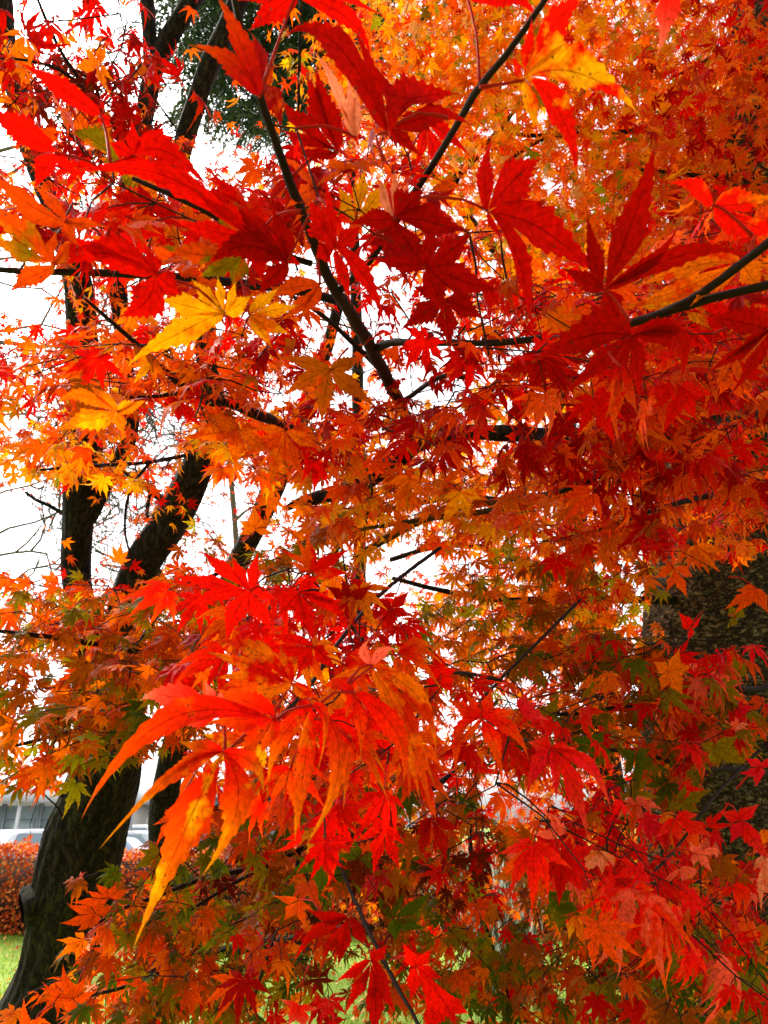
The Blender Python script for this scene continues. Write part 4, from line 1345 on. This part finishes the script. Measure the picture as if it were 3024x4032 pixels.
b1.fill([(120, 215, 90, 45), (240, 270, 100, 45), (330, 190, 70, 70), (440, 300, 90, 50)], (.95, 1.5), .036, "RDDRSOA", 1.3, face=.2)
b1.fill([(600, 330, 150, 50), (700, 260, 60, 60), (630, 380, 130, 45), (430, 390, 110, 45)], (1.0, 1.7), .036, "RRDDAO", 1.4, face=.3)
b1.fill([(570, 300, 120, 50), (310, 235, 100, 50), (150, 195, 120, 45), (470, 330, 90, 40), (690, 320, 80, 45)], (.78, 1.15), .035, "RADRBO", .55, face=.1, hang=.35, droop=(.2, .8))
b1.fill([(130, 170, 100, 30), (110, 235, 100, 40), (230, 210, 60, 40), (250, 290, 80, 30)], (.62, .9), .036, "RDRSDAR", 1.0, face=.15, hang=.25)
b1.fill([(440, 250, 90, 60), (620, 330, 120, 40), (700, 340, 60, 50), (350, 170, 60, 50)], (.65, .95), .036, "DRDRRA", .8, face=.3, hang=.4)
b1.fill([(250, 330, 90, 35), (330, 420, 60, 40)], (1.3, 1.9), .037, "SARDO", 1.4, face=.3)
b1.build()

# left bough: rusty and orange leaves on a dark twig running down to the right
b3 = Bough("maple_bough", "left bough of rusty orange leaves on a twig slanting down across pale sky", "maple bough", at(310, 436, 1.9), "maple boughs")
b3.branch([(310, 436, 4, 1.9), (280, 424, 5, 1.7), (254, 413, 5.5, 1.5), (218, 400, 4, 1.35), (187, 389, 3.6, 1.22), (160, 366, 2.8, 1.12), (138, 345, 2.6, 1.05), (118, 328, 2.2, 1.0), (98, 310, 1.8, .96), (84, 298, 1.4, .94)])
b3.branch([(187, 390, 2.6, 1.22), (160, 396, 2, 1.2), (130, 397, 1.8, 1.16), (112, 393, 1.5, 1.14)])
B = b3.big
B(117, 412, [(50, 404, 8, 84, 396), (48, 430, 12, 88, 420), (92, 386, 8), (118, 434, 6), (146, 398, 6)], 'O', 'Y', 'O', mot=.4, stalk=(150, 400), g=(.1, .5))
B(178, 400, [(158, 407, 6), (198, 425, 7), (176, 422, 8), (196, 400, 6)], 'D', 'R', g=(.1, .2))
B(240, 430, [(180, 440, 8), (232, 470, 8), (270, 452, 8), (205, 412, 7), (262, 428, 6)], 'O', 'S', 'O', mot=.5, d=1.1, g=(.1, .5))
B(285, 432, [(238, 460, 7), (268, 492, 7), (302, 476, 9), (325, 450, 7), (255, 428, 5)], 'O', 'A', 'S', mot=.5, d=1.1, g=(.1, .4))
b3.fill([(120, 368, 120, 36), (60, 370, 70, 30), (200, 368, 80, 32)], (.95, 1.55), .037, "SSAORW", 1.7, face=.2, hang=.3)
b3.fill([(280, 440, 60, 40), (90, 440, 90, 30)], (1.3, 1.9), .036, "OOASY", .7, face=.7)
b3.build()

# thin dark red bough at the top left corner
b14 = Bough("maple_bough", "top left bough of thin dark red leaves and fine slanting stems", "maple bough", at(150, 175, 1.4), "maple boughs")
b14.branch([(175, 200, 2.4, 1.45), (150, 172, 2.4, 1.35), (118, 132, 2.2, 1.25), (84, 86, 2, 1.15), (58, 46, 1.8, 1.1), (38, 0, 1.5, 1.05), (30, -25, 1.3, 1.0)])
b14.branch([(90, 95, 1.8, 1.16), (60, 70, 1.5, 1.1), (24, 60, 1.2, 1.05), (-8, 58, 1.0, 1.0)])
b14.fill([(70, 55, 80, 60), (120, 90, 60, 50), (40, 110, 50, 30), (150, 130, 40, 40)], (.95, 1.6), .036, "DDDEDRO", 1.9, face=.15, hang=.7, droop=(.3, .9))
b14.build()

# mid-left layers: orange, then olive
b8b = Bough("maple_bough", "mid left layered bough of brown orange and olive leaves in front of the forked trunk", "maple bough", at(240, 690, 2.3), "maple boughs")
b8b.branch([(240, 690, 3.5, 2.3), (190, 668, 3.2, 2.0), (130, 650, 3, 1.75), (70, 640, 2.6, 1.6), (10, 632, 2, 1.5), (-20, 630, 1.6, 1.45)])
b8b.branch([(200, 672, 2.6, 2.05), (150, 700, 2.4, 1.85), (90, 725, 2.2, 1.7), (30, 742, 1.8, 1.6), (-10, 750, 1.5, 1.5)])
b8b.branch([(135, 650, 2.4, 1.77), (170, 600, 2.2, 1.8), (215, 575, 2, 1.85), (255, 560, 1.6, 1.9)])
b8b.fill([(70, 600, 75, 32), (190, 610, 75, 45)], (1.5, 2.3), .038, "OSWOGLA", 1.9, face=.55, hang=.45)
b8b.fill([(75, 660, 85, 45), (180, 670, 70, 45), (60, 715, 75, 42)], (1.4, 2.2), .038, "WSOWGO", 1.9, face=.55, hang=.45)
b8b.fill([(70, 735, 85, 28), (110, 700, 60, 30)], (1.3, 1.9), .038, "GNLGWO", 1.3, face=.6, hang=.5)
b8b.fill([(8, 790, 22, 30), (25, 770, 30, 16)], (1.5, 2.0), .038, "OASA", 1.0, face=.5, hang=.6)
b8b.build()

b9b = Bough("maple_bough", "small orange leaved bough crossing the white sky gap between dark trunks", "maple bough", at(290, 420, 2.6), "maple boughs")
b9b.branch([(300, 430, 3, 2.7), (250, 440, 2.6, 2.5), (200, 452, 2.2, 2.3), (150, 462, 2, 2.15), (90, 466, 1.8, 2.05), (40, 470, 1.4, 1.95)])
b9b.branch([(150, 462, 1.7, 2.15), (130, 490, 1.5, 2.15), (125, 530, 1.2, 2.2), (132, 560, 1.0, 2.2)])
b9b.fill([(150, 462, 70, 18), (215, 440, 60, 28), (60, 445, 60, 28)], (1.8, 2.6), .037, "OOYAYO", 1.2, face=.9, hang=.6)
b9b.fill([(130, 510, 28, 50), (30, 480, 30, 14), (285, 540, 26, 16)], (1.9, 2.5), .035, "OYYOA", .8, face=.9, hang=.6)
b9b.build()

# middle layer of orange leaves
b10 = Bough("maple_bough", "middle bough of golden orange leaves on mossy twigs between two red sprays", "maple bough", at(640, 440, 2.4), "maple boughs")
b10.wood = TWIG_MOSS
b10.branch([(640, 440, 4, 2.4), (590, 476, 4, 2.1), (540, 500, 3.6, 1.9), (480, 512, 3, 1.75), (420, 520, 2.6, 1.65), (360, 530, 2, 1.6), (300, 545, 1.5, 1.55)])
b10.branch([(360, 556, 1.6, 1.75), (366, 520, 1.6, 1.75), (372, 490, 1.5, 1.72), (366, 465, 1.2, 1.7)])
B = b10.big
B(571, 500, [(561, 522, 7), (600, 514, 6), (610, 500, 6), (548, 508, 5), (585, 524, 6)], 'O', 'A', 'O', d=1.5, g=(.1, .2))
B(410, 478, [(390, 505, 6), (408, 512, 6), (430, 500, 6), (385, 485, 5), (436, 482, 4)], 'O', 'Y', 'O', d=1.5, g=(.1, .2))
B(460, 492, [(440, 530, 7), (470, 520, 8), (484, 500, 6), (442, 498, 5)], 'O', 'Y', 'O', d=1.5, g=(.1, .1), mot=.5)
B(255, 528, [(240, 520, 5), (256, 505, 6), (274, 520, 6), (238, 535, 4), (276, 534, 4)], 'O', 'G', 'G', d=1.6, g=(.1, .2))
b10.fill([(340, 475, 95, 36), (450, 500, 110, 42), (350, 430, 90, 36)], (1.5, 2.4), .038, "OOOYYAS", 1.35, face=.8, hang=.7)
b10.fill([(520, 500, 90, 26), (400, 515, 70, 26)], (1.35, 1.9), .037, "OOYAOY", 1.0, face=.8, hang=.8)
b10.fill([(270, 548, 60, 26), (330, 555, 60, 24)], (1.5, 2.1), .038, "WGOWOL", 1.1, face=.7, hang=.5)
b10.fill([(560, 560, 130, 50), (480, 620, 90, 40), (600, 620, 70, 50)], (1.7, 2.6), .038, "OOYAGLW", 1.15, face=.8, hang=.6)
b10.build()

# right-hand red bough
b11 = Bough("maple_bough", "right hand bough of drooping red and orange leaves before the stout trunk", "maple bough", at(790, 420, 2.1), "maple boughs")
b11.branch([(790, 405, 5, 1.9), (740, 415, 4.5, 1.7), (695, 424, 4.5, 1.55), (655, 442, 4.5, 1.45), (620, 462, 4, 1.38), (590, 480, 3, 1.3), (560, 492, 2.2, 1.26)])
b11.branch([(790, 500, 4, 1.9), (740, 492, 3.4, 1.75), (690, 500, 3, 1.6), (640, 515, 2.4, 1.5), (600, 530, 1.8, 1.45)])
b11.branch([(696, 424, 3, 1.55), (688, 400, 2.4, 1.5), (676, 380, 2, 1.45), (655, 360, 1.5, 1.4)])
B = b11.big
B(646, 527, [(650, 561, 8), (619, 549, 7), (677, 544, 7), (628, 512, 6), (662, 510, 7), (640, 505, 5)], 'D', 'R', d=1.2, g=(.1, .2))
B(674, 569, [(654, 579, 6), (670, 593, 7), (691, 599, 7), (698, 578, 6), (664, 560, 4)], 'A', 'O', 'O', d=1.25, g=(.1, .1))
B(696, 545, [(686, 568, 6), (708, 575, 6), (720, 574, 6), (698, 570, 6), (728, 552, 5)], 'O', 'A', 'A', d=1.3, g=(.1, .1))
B(756, 588, [(727, 611, 6), (737, 617, 6), (770, 614, 7), (735, 590, 5)], 'A', 'B', 'O', d=1.2)
B(692, 628, [(674, 610, 6), (702, 615, 4), (688, 640, 4)], 'B', 'M', 'B', d=1.3)
B(668, 672, [(652, 661, 7), (662, 692, 7), (685, 697, 9), (694, 667, 8), (678, 648, 7)], 'O', 'A', 'O', d=1.2, g=(.1, .2))
B(731, 489, [(760, 511, 5, 752, 494), (758, 498, 4), (742, 508, 5), (722, 482, 5), (735, 478, 5), (716, 498, 5)], 'A', 'R', 'O', d=1.2)
B(526, 453, [(525, 489, 7), (550, 481, 7), (517, 474, 6), (540, 455, 6), (512, 458, 6)], 'D', 'R', d=1.2, g=(.1, .2))
B(736, 618, [(728, 604, 5), (742, 606, 5), (730, 630, 4)], 'G', 'N', 'L', d=1.4)
B(739, 672, [(731, 655, 5), (744, 662, 5), (748, 676, 5), (730, 676, 4)], 'G', 'L', 'G', d=1.4)
b11.fill([(660, 440, 110, 45), (700, 380, 80, 40), (600, 440, 80, 40), (690, 490, 90, 45)], (1.15, 2.0), .037, "RRDDAOS", 1.75, face=.5, hang=.75, droop=(.3, 1.0))
b11.fill([(610, 560, 50, 40), (720, 530, 60, 30), (560, 520, 80, 30)], (1.4, 2.2), .037, "OARSO", .9, face=.7, hang=.7)
b11.build()

# right lower layers
b13 = Bough("maple_bough", "right lower bough of olive brown and rusty leaves below the bare stretch of bark", "maple bough", at(800, 690, 2.0), "maple boughs")
b13.branch([(800, 672, 3.6, 1.8), (755, 690, 3.4, 1.7), (711, 680, 3, 1.6), (650, 700, 2.6, 1.5), (590, 712, 2.2, 1.45), (530, 715, 1.8, 1.4)])
b13.branch([(790, 780, 3, 1.7), (740, 770, 2.6, 1.6), (690, 768, 2.4, 1.5), (640, 752, 2, 1.4), (600, 750, 2, 1.35)])
B = b13.big
B(635, 756, [(615, 748, 6), (627, 780, 7), (642, 803, 6), (661, 775, 8), (652, 748, 7)], 'N', 'G', 'W', d=1.15, g=(.1, .2))
B(714, 747, [(740, 733, 8), (751, 767, 9), (720, 770, 7), (698, 742, 6)], 'G', 'L', 'W', d=1.1, g=(.2, .2))
B(680, 803, [(711, 787, 8), (682, 780, 5), (700, 812, 7), (664, 808, 6)], 'G', 'W', 'G', d=1.1, g=(.1, .2))
B(590, 745, [(570, 738, 6), (576, 752, 6), (600, 725, 7), (612, 750, 6)], 'N', 'G', d=1.2)
B(545, 715, [(556, 690, 6), (530, 705, 5), (562, 720, 6), (545, 735, 5)], 'G', 'N', d=1.3)
b13.fill([(590, 690, 120, 60), (650, 740, 90, 50)], (1.35, 2.2), .037, "WGSOGNRW", 1.4, face=.65, hang=.6)
b13.fill([(720, 700, 60, 45), (700, 660, 50, 30), (640, 640, 60, 30)], (1.3, 2.0), .036, "RAPRSMGW", 1.3, face=.35, hang=.8, drift=(.5, 0), droop=(.3, .9))
b13.build()

# lower middle olive and orange layers
b12 = Bough("maple_bough", "lower middle bough of olive and rust leaves hanging before the lawn", "maple bough", at(470, 760, 2.3), "maple boughs")
b12.branch([(480, 752, 3, 2.3), (430, 790, 3, 2.05), (370, 822, 2.8, 1.85), (300, 850, 2.4, 1.7), (240, 880, 2, 1.6), (190, 910, 1.5, 1.5)])
b12.branch([(480, 756, 2.6, 2.2), (470, 820, 2.4, 2.0), (475, 880, 2.2, 1.85), (490, 940, 2, 1.75), (510, 1000, 1.6, 1.65)])
b12.branch([(300, 850, 2, 1.7), (290, 900, 1.8, 1.6), (270, 950, 1.6, 1.5), (250, 1010, 1.3, 1.45)])
B = b12.big
B(531, 851, [(494, 822, 14, 512, 830), (491, 878, 12, 510, 872), (546, 908, 11), (558, 884, 7), (514, 812, 7)], 'W', 'A', 'O', mot=.5, d=.85, g=(.1, .2))
B(322, 862, [(279, 887, 7, 302, 868), (318, 904, 8), (292, 855, 7), (318, 838, 6), (345, 856, 6)], 'E', 'N', 'N', mot=.6, d=1.05, g=(.1, .2))
B(360, 859, [(359, 898, 11), (340, 872, 6), (374, 880, 7), (354, 836, 6), (380, 850, 6), (334, 852, 5)], 'N', 'E', 'G', mot=.5, d=1.05, g=(.1, .1))
B(393, 918, [(437, 888, 7), (378, 891, 6), (428, 932, 8), (395, 945, 7), (405, 888, 5)], 'E', 'N', 'W', mot=.6, d=1.05, g=(.1, .2))
B(558, 902, [(545, 886, 7), (582, 918, 8), (560, 935, 9), (540, 915, 6), (572, 888, 6)], 'N', 'G', 'G', d=1.1, g=(.1, .2))
B(575, 915, [(567, 938, 6), (584, 944, 8), (596, 925, 5)], 'O', 'Y', 'O', d=1.15)
B(318, 978, [(300, 962, 3), (296, 985, 3), (310, 1000, 3), (335, 965, 3), (338, 985, 3), (325, 1002, 3), (314, 955, 3)], 'E', 'D', 'D', d=1.1)
b12.fill([(260, 850, 90, 60), (330, 820, 90, 50)], (1.5, 2.3), .037, "WGSWNGAE", 1.3, face=.75, hang=.7)
b12.fill([(440, 860, 90, 60), (400, 780, 90, 40), (520, 900, 70, 60)], (1.5, 2.3), .037, "WARWGEN", .85, face=.7, hang=.7)
b12.fill([(400, 970, 120, 60), (520, 980, 90, 50), (250, 960, 90, 60)], (1.45, 2.2), .037, "SWRWGNON", .85, face=.75, hang=.7)
b12.build()

# lower left orange stars
b9 = Bough("maple_bough", "lower left bough of rusty orange star leaves hanging over the dark trunk base", "maple bough", at(240, 880, 1.9), "maple boughs")
b9.branch([(245, 870, 2.6, 1.9), (200, 880, 2.4, 1.75), (160, 895, 2.2, 1.62), (120, 910, 1.8, 1.52), (95, 925, 1.4, 1.46)])
b9.branch([(230, 920, 2.2, 1.8), (180, 960, 2, 1.65), (130, 985, 1.8, 1.55), (70, 1000, 1.4, 1.5)])
B = b9.big
B(97, 914, [(68, 901, 7), (56, 926, 6), (74, 935, 7), (88, 931, 6), (100, 896, 6), (112, 908, 5)], 'A', 'S', 'A', d=1.2, g=(.2, .2))
B(84, 939, [(52, 964, 6, 70, 948), (57, 938, 5), (73, 965, 5), (83, 951, 4), (76, 931, 5)], 'O', 'A', 'O', d=1.25, g=(.1, .2))
B(107, 928, [(77, 963, 6), (94, 968, 7), (110, 963, 6), (95, 935, 5)], 'A', 'O', 'O', d=1.2)
B(109, 898, [(78, 894, 7), (101, 877, 6), (130, 890, 6), (118, 880, 5), (92, 884, 5)], 'A', 'R', 'A', d=1.25)
B(73, 998, [(42, 981, 7), (63, 963, 6), (86, 978, 6), (40, 999, 5), (66, 1016, 6), (95, 996, 6)], 'S', 'O', 'A', d=1.15, g=(.1, .2))
B(27, 1034, [(26, 994, 5), (12, 1020, 5), (42, 1015, 5)], 'A', 'O', 'A', d=1.1)
B(158, 855, [(138, 848, 5), (132, 870, 6), (150, 872, 6), (150, 838, 5)], 'G', 'W', d=1.3)
b9.fill([(140, 920, 50, 45), (110, 985, 70, 40)], (1.4, 2.0), .037, "SAOSAK", 1.2, face=.75, hang=.6)
b9.fill([(180, 935, 70, 60), (190, 1000, 70, 35), (160, 880, 50, 30)], (1.4, 2.1), .037, "WGNSOW", 1.2, face=.8, hang=.6)
b9.build()

# central spray of bright scarlet leaves
b4 = Bough("maple_bough", "central drooping spray of bright scarlet leaves with yellow tips", "maple bough", at(430, 555, 1.7), "maple boughs")
b4.branch([(440, 548, 2, 1.75), (410, 570, 2, 1.5), (380, 595, 2, 1.25), (352, 625, 2, 1.05), (330, 655, 2.4, .9), (310, 685, 2.2, .8), (285, 712, 2, .72), (255, 735, 1.7, .66), (228, 750, 1.4, .62)])
b4.branch([(380, 595, 2.2, 1.25), (340, 592, 2, 1.1), (300, 590, 1.8, 1.0), (262, 590, 1.5, .92)])
b4.branch([(352, 626, 2, 1.05), (366, 650, 1.8, .98), (372, 668, 1.6, .95)])
B = b4.big
B(223, 752, [(152, 916, 22, 190, 822), (210, 860, 18, 240, 800), (265, 791, 9, 252, 764), (112, 834, 9, 176, 770), (166, 772, 11), (178, 742, 9)], 'B', 'Y', 'Y', mot=.34, tipmix=.95, d=.5, g=(.15, -.35), label="big drooping scarlet and orange leaf with a long yellow tipped lobe", curl=.1)
B(275, 717, [(87, 814, 16, 165, 722), (214, 690, 12), (208, 722, 15), (240, 760, 14), (262, 752, 10)], 'B', 'A', 'O', mot=.30, tipmix=.8, d=.52, g=(.1, -.2), curl=.1)
B(216, 712, [(142, 699, 17, 172, 694), (206, 680, 11), (222, 690, 9), (170, 722, 10)], 'B', 'R', 'K', mot=.1, tipmix=.85, d=.56, g=(.1, .1), curl=0)
B(250, 591, [(226, 646, 11, 234, 616), (273, 632, 9), (182, 613, 8, 214, 594), (171, 575, 10), (197, 551, 11), (257, 551, 7), (231, 556, 8), (276, 600, 7)], 'B', 'R', 'R', mot=.15, d=.7, g=(.1, -.1), stalk=(264, 591))
B(299, 592, [(349, 637, 8, 331, 606), (315, 645, 12), (276, 616, 10), (343, 603, 7), (320, 575, 6)], 'R', 'B', 'R', d=.78, g=(.1, .1))
B(313, 571, [(308, 530, 6), (352, 547, 7), (278, 549, 5), (353, 573, 7), (287, 562, 5), (296, 536, 5)], 'A', 'R', 'O', mot=.5, d=.95)
B(348, 600, [(374, 582, 6), (342, 578, 6), (372, 607, 6), (324, 586, 6), (354, 629, 7), (332, 612, 6)], 'D', 'R', d=.95)
B(392, 608, [(410, 590, 6), (372, 600, 6), (388, 632, 8), (412, 618, 6)], 'D', 'R', d=1.0)
B(313, 647, [(254, 647, 8), (336, 672, 8), (298, 675, 10), (268, 632, 7), (330, 655, 7)], 'R', 'B', 'B', d=.75, g=(.1, .1))
B(292, 683, [(209, 645, 13, 254, 652), (196, 656, 8, 240, 664), (206, 684, 9, 250, 676), (278, 645, 8), (235, 700, 9), (318, 700, 7)], 'R', 'O', 'A', mot=.48, d=.66, g=(.1, -.1))
B(312, 705, [(305, 841, 12, 340, 758), (297, 834, 9, 304, 775), (271, 778, 9, 281, 738), (318, 770, 4, 326, 720)], 'B', 'O', 'Y', mot=.24, tipmix=.95, d=.56, g=(.1, -.3), curl=.1)
B(354, 693, [(403, 803, 11, 398, 738), (361, 760, 9, 360, 720), (318, 697, 5, 334, 684), (345, 720, 6)], 'B', 'R', 'O', mot=.2, tipmix=.8, d=.62, g=(.1, -.2))
B(372, 667, [(437, 791, 12, 404, 712), (420, 802, 8, 405, 742), (436, 758, 10, 420, 700), (330, 679, 6), (350, 655, 6)], 'R', 'O', 'O', mot=.5, d=.66, g=(.1, -.2))
B(372, 665, [(371, 637, 5, 364, 648), (397, 651, 6, 384, 650)], 'P', 'K', 'K', d=.65)
B(262, 744, [(198, 738, 13), (212, 768, 13), (240, 782, 12), (226, 712, 12)], 'A', 'Y', 'R', mot=.5, d=.6, g=(.1, .2))
for cx_, cy_, a_ in ((330, 720, 1.2), (352, 742, 1.0), (385, 700, .9), (410, 745, 1.1), (290, 770, 1.5), (262, 690, 2.4), (400, 655, .5), (345, 665, .8), (300, 655, 1.9), (225, 660, 2.7), (240, 620, 2.3)):
    lb = []
    for k_ in range(5):
        an = a_ + (k_ - 2) * .55 + rng.normal(0, .08)
        L_ = rng.uniform(44, 66) * (1 - .13 * abs(k_ - 2))
        tx_, ty_ = cx_ + L_ * math.cos(an), cy_ + L_ * math.sin(an) + 9
        lb.append((tx_, ty_, rng.uniform(5, 8), cx_ + .5 * L_ * math.cos(an), cy_ + .5 * L_ * math.sin(an) - 5))
    B(cx_, cy_, lb, "BRABR"[int(rng.integers(5))], None, "OYRA"[int(rng.integers(4))], mot=rng.uniform(.1, .5), tipmix=.8, d=rng.uniform(.68, .9), g=(.1, -.1))
b4.fill([(225, 750, 40, 30), (340, 750, 50, 45)], (.9, 1.5), .036, "OABSR", 1.0, face=.6, hang=.8)
b4.fill([(265, 600, 85, 45), (340, 610, 50, 35)], (.95, 1.5), .037, "BRRBD", 1.1, face=.6, hang=.7, droop=(.2, .8))
b4.fill([(300, 640, 100, 55), (370, 680, 60, 40), (250, 690, 60, 40)], (.95, 1.5), .036, "BRABO", 1.1, face=.5, hang=.8, droop=(.3, .9), bright=1.0)
b4.build()

# scarlet spray just right of centre
b5 = Bough("maple_bough", "scarlet and pink spray right of centre hanging toward the lower right", "maple bough", at(570, 610, 1.7), "maple boughs")
b5.branch([(580, 600, 1.7, 1.7), (540, 640, 1.6, 1.45), (500, 680, 1.5, 1.2), (478, 708, 1.4, 1.0), (500, 728, 1.3, .92), (530, 742, 1.6, .86), (552, 750, 1.3, .83)])
b5.branch([(500, 680, 2, 1.2), (470, 674, 1.8, 1.08), (444, 672, 1.5, 1.0)])
B = b5.big
B(441, 673, [(432, 646, 7), (458, 671, 6), (421, 660, 6), (455, 700, 8), (430, 700, 8)], 'R', 'B', d=.95)
B(481, 718, [(519, 714, 9), (493, 691, 8), (458, 784, 9, 459, 736), (505, 792, 10, 495, 744), (532, 766, 8, 512, 730), (438, 758, 5), (446, 700, 9), (466, 694, 7)], 'B', 'A', 'O', mot=.35, tipmix=.7, d=.8, g=(.1, -.1), stalk=(478, 706))
B(519, 710, [(528, 692, 6), (549, 719, 6), (540, 702, 5)], 'M', 'P', 'P', d=.9)
B(551, 748, [(587, 837, 12, 574, 788), (613, 816, 9, 590, 766), (525, 798, 9, 536, 764), (555, 802, 5), (528, 742, 9), (578, 750, 8)], 'B', 'M', 'P', mot=.4, tipmix=.6, d=.72, g=(.1, -.2))
B(385, 826, [(373, 884, 10, 378, 848), (400, 877, 7), (353, 843, 5), (365, 816, 5), (408, 848, 5)], 'B', 'R', 'R', d=.85, g=(.1, -.1))
B(432, 818, [(422, 863, 10), (449, 872, 9), (416, 840, 6), (462, 835, 6)], 'D', 'R', 'R', d=.95)
b5.fill([(420, 730, 90, 50), (520, 770, 70, 45), (345, 765, 45, 35), (590, 810, 60, 40)], (.72, 1.0), .040, "BRBAR", .5, face=.6, hang=1.3, droop=(.5, 1.2), drift=(.5, 0))
b5.fill([(450, 690, 70, 45), (540, 730, 60, 40)], (.95, 1.5), .036, "BRRAO", 1.1, face=.5, hang=.8, droop=(.3, .9))
b5.fill([(420, 830, 60, 35)], (1.1, 1.6), .036, "RDSEW", .8, face=.6, hang=.8)
b5.build()

# lower right pink and red cascade
b6_ = Bough("maple_bough", "lower right cascade of pink edged red leaves falling past the pale bark", "maple bough", at(800, 700, 1.6), "maple boughs")
b6_.branch([(810, 700, 1.8, 1.6), (765, 745, 1.7, 1.4), (720, 790, 1.5, 1.2), (690, 830, 1.4, 1.05), (664, 862, 1.3, .95), (640, 882, 1.1, .88), (628, 890, 1.0, .85)])
b6_.branch([(700, 882, 2, 1.05), (661, 879, 2.4, 1.0), (640, 874, 2.2, .97), (618, 868, 1.6, .95), (596, 852, 1.2, .92)])
b6_.branch([(768, 742, 2.2, 1.4), (780, 800, 2, 1.2), (772, 850, 1.6, 1.05), (764, 880, 1.2, .98)])
B = b6_.big
B(632, 888, [(661, 991, 13, 650, 928), (697, 955, 8, 666, 912), (611, 955, 8, 622, 918), (603, 903, 5), (655, 890, 8), (626, 930, 6)], 'B', 'P', 'O', mot=.45, tipmix=.8, d=.75, g=(.1, -.2), label="scarlet leaf with a pink middle and an orange tip")
B(695, 853, [(717, 860, 6, 710, 848), (719, 880, 6, 706, 864), (701, 875, 4), (686, 838, 4), (698, 840, 3)], 'P', 'M', 'K', d=.85)
B(598, 851, [(573, 864, 10), (586, 898, 8, 596, 872), (621, 877, 8), (612, 892, 5)], 'K', 'O', 'O', mot=.5, d=.85)
B(558, 836, [(532, 801, 5, 550, 812), (530, 832, 6), (546, 806, 6), (560, 815, 5)], 'P', 'M', 'P', d=.9)
B(680, 868, [(702, 932, 5, 694, 890), (668, 905, 5), (712, 915, 5, 702, 884)], 'P', 'A', 'K', d=.85)
B(732, 886, [(744, 930, 6, 744, 902), (768, 948, 7, 752, 905), (716, 900, 6)], 'B', 'P', 'O', tipmix=.6, d=.85)
B(765, 856, [(761, 916, 6), (775, 905, 6), (752, 870, 6)], 'K', 'P', 'O', d=.85)
B(675, 818, [(721, 845, 10), (655, 838, 8), (700, 815, 8), (685, 848, 8)], 'B', 'M', 'P', d=.95, mot=.3)
B(760, 766, [(739, 755, 5), (738, 773, 6), (766, 795, 7), (778, 760, 6), (750, 780, 5)], 'M', 'R', 'M', d=.95)
B(740, 820, [(764, 858, 8), (728, 842, 7), (756, 800, 6), (720, 812, 6)], 'B', 'M', 'P', d=.95, mot=.4)
B(676, 980, [(642, 983, 9), (705, 984, 10), (665, 1010, 9), (694, 1006, 9), (660, 966, 7), (690, 962, 7)], 'N', 'G', 'G', d=1.2)
b6_.fill([(640, 850, 90, 60), (720, 900, 50, 60), (690, 970, 60, 40)], (.75, 1.05), .040, "BRBPAR", .4, face=.5, hang=1.3, droop=(.5, 1.2), drift=(.7, 0))
b6_.fill([(660, 840, 100, 60), (710, 880, 60, 50), (600, 810, 60, 40)], (1.0, 1.7), .036, "RRBPAOMGW", 1.1, face=.4, hang=1.0, droop=(.4, 1.0), drift=(.6, 0))
b6_.fill([(600, 890, 70, 50), (680, 940, 90, 55), (700, 1000, 80, 40)], (1.2, 1.9), .037, "RSGWWNGNO", 1.45, face=.6, hang=.8)
b6_.fill([(590, 980, 90, 50)], (1.3, 2.0), .037, "SRWGNGA", 1.3, face=.7, hang=.7)
b6_.build()

# red sprig at the bottom
b7_ = Bough("maple_bough", "bottom centre sprig of large deep scarlet leaves on a thin straight twig", "maple bough", at(350, 890, 1.3), "maple boughs")
b7_.branch([(338, 858, 1.6, 1.3), (348, 885, 1.8, 1.2), (358, 907, 1.9, 1.12), (369, 932, 2, 1.04), (381, 955, 2, .98), (396, 985, 2, .92), (412, 1012, 2, .87), (428, 1045, 2, .83)])
B = b7_.big
B(348, 918, [(290, 970, 9, 318, 930), (338, 970, 9), (304, 907, 7), (372, 955, 7), (322, 962, 8)], 'D', 'R', 'D', d=.85, g=(.1, .1))
B(371, 961, [(336, 977, 8), (344, 1013, 9), (374, 1034, 13), (397, 1016, 9), (388, 940, 7)], 'R', 'D', 'R', d=.8, g=(.1, .1))
B(416, 966, [(402, 938, 7), (443, 976, 8), (458, 1032, 20, 440, 996), (432, 945, 8), (410, 1000, 8)], 'B', 'R', 'R', d=.75, g=(.1, .1))
B(442, 1000, [(425, 1035, 12), (470, 1020, 12), (430, 975, 8)], 'B', 'R', 'R', d=.78)
B(299, 900, [(279, 938, 8), (304, 944, 6), (268, 905, 6), (316, 915, 5)], 'A', 'R', 'O', d=.95)
B(300, 1005, [(286, 1035, 8), (304, 1040, 8), (318, 1010, 5), (280, 1000, 6)], 'B', 'O', 'K', d=.9)
b7_.fill([(330, 950, 60, 40), (290, 1000, 40, 30)], (1.1, 1.6), .037, "RDASO", .7, face=.7, hang=.8)
b7_.build()
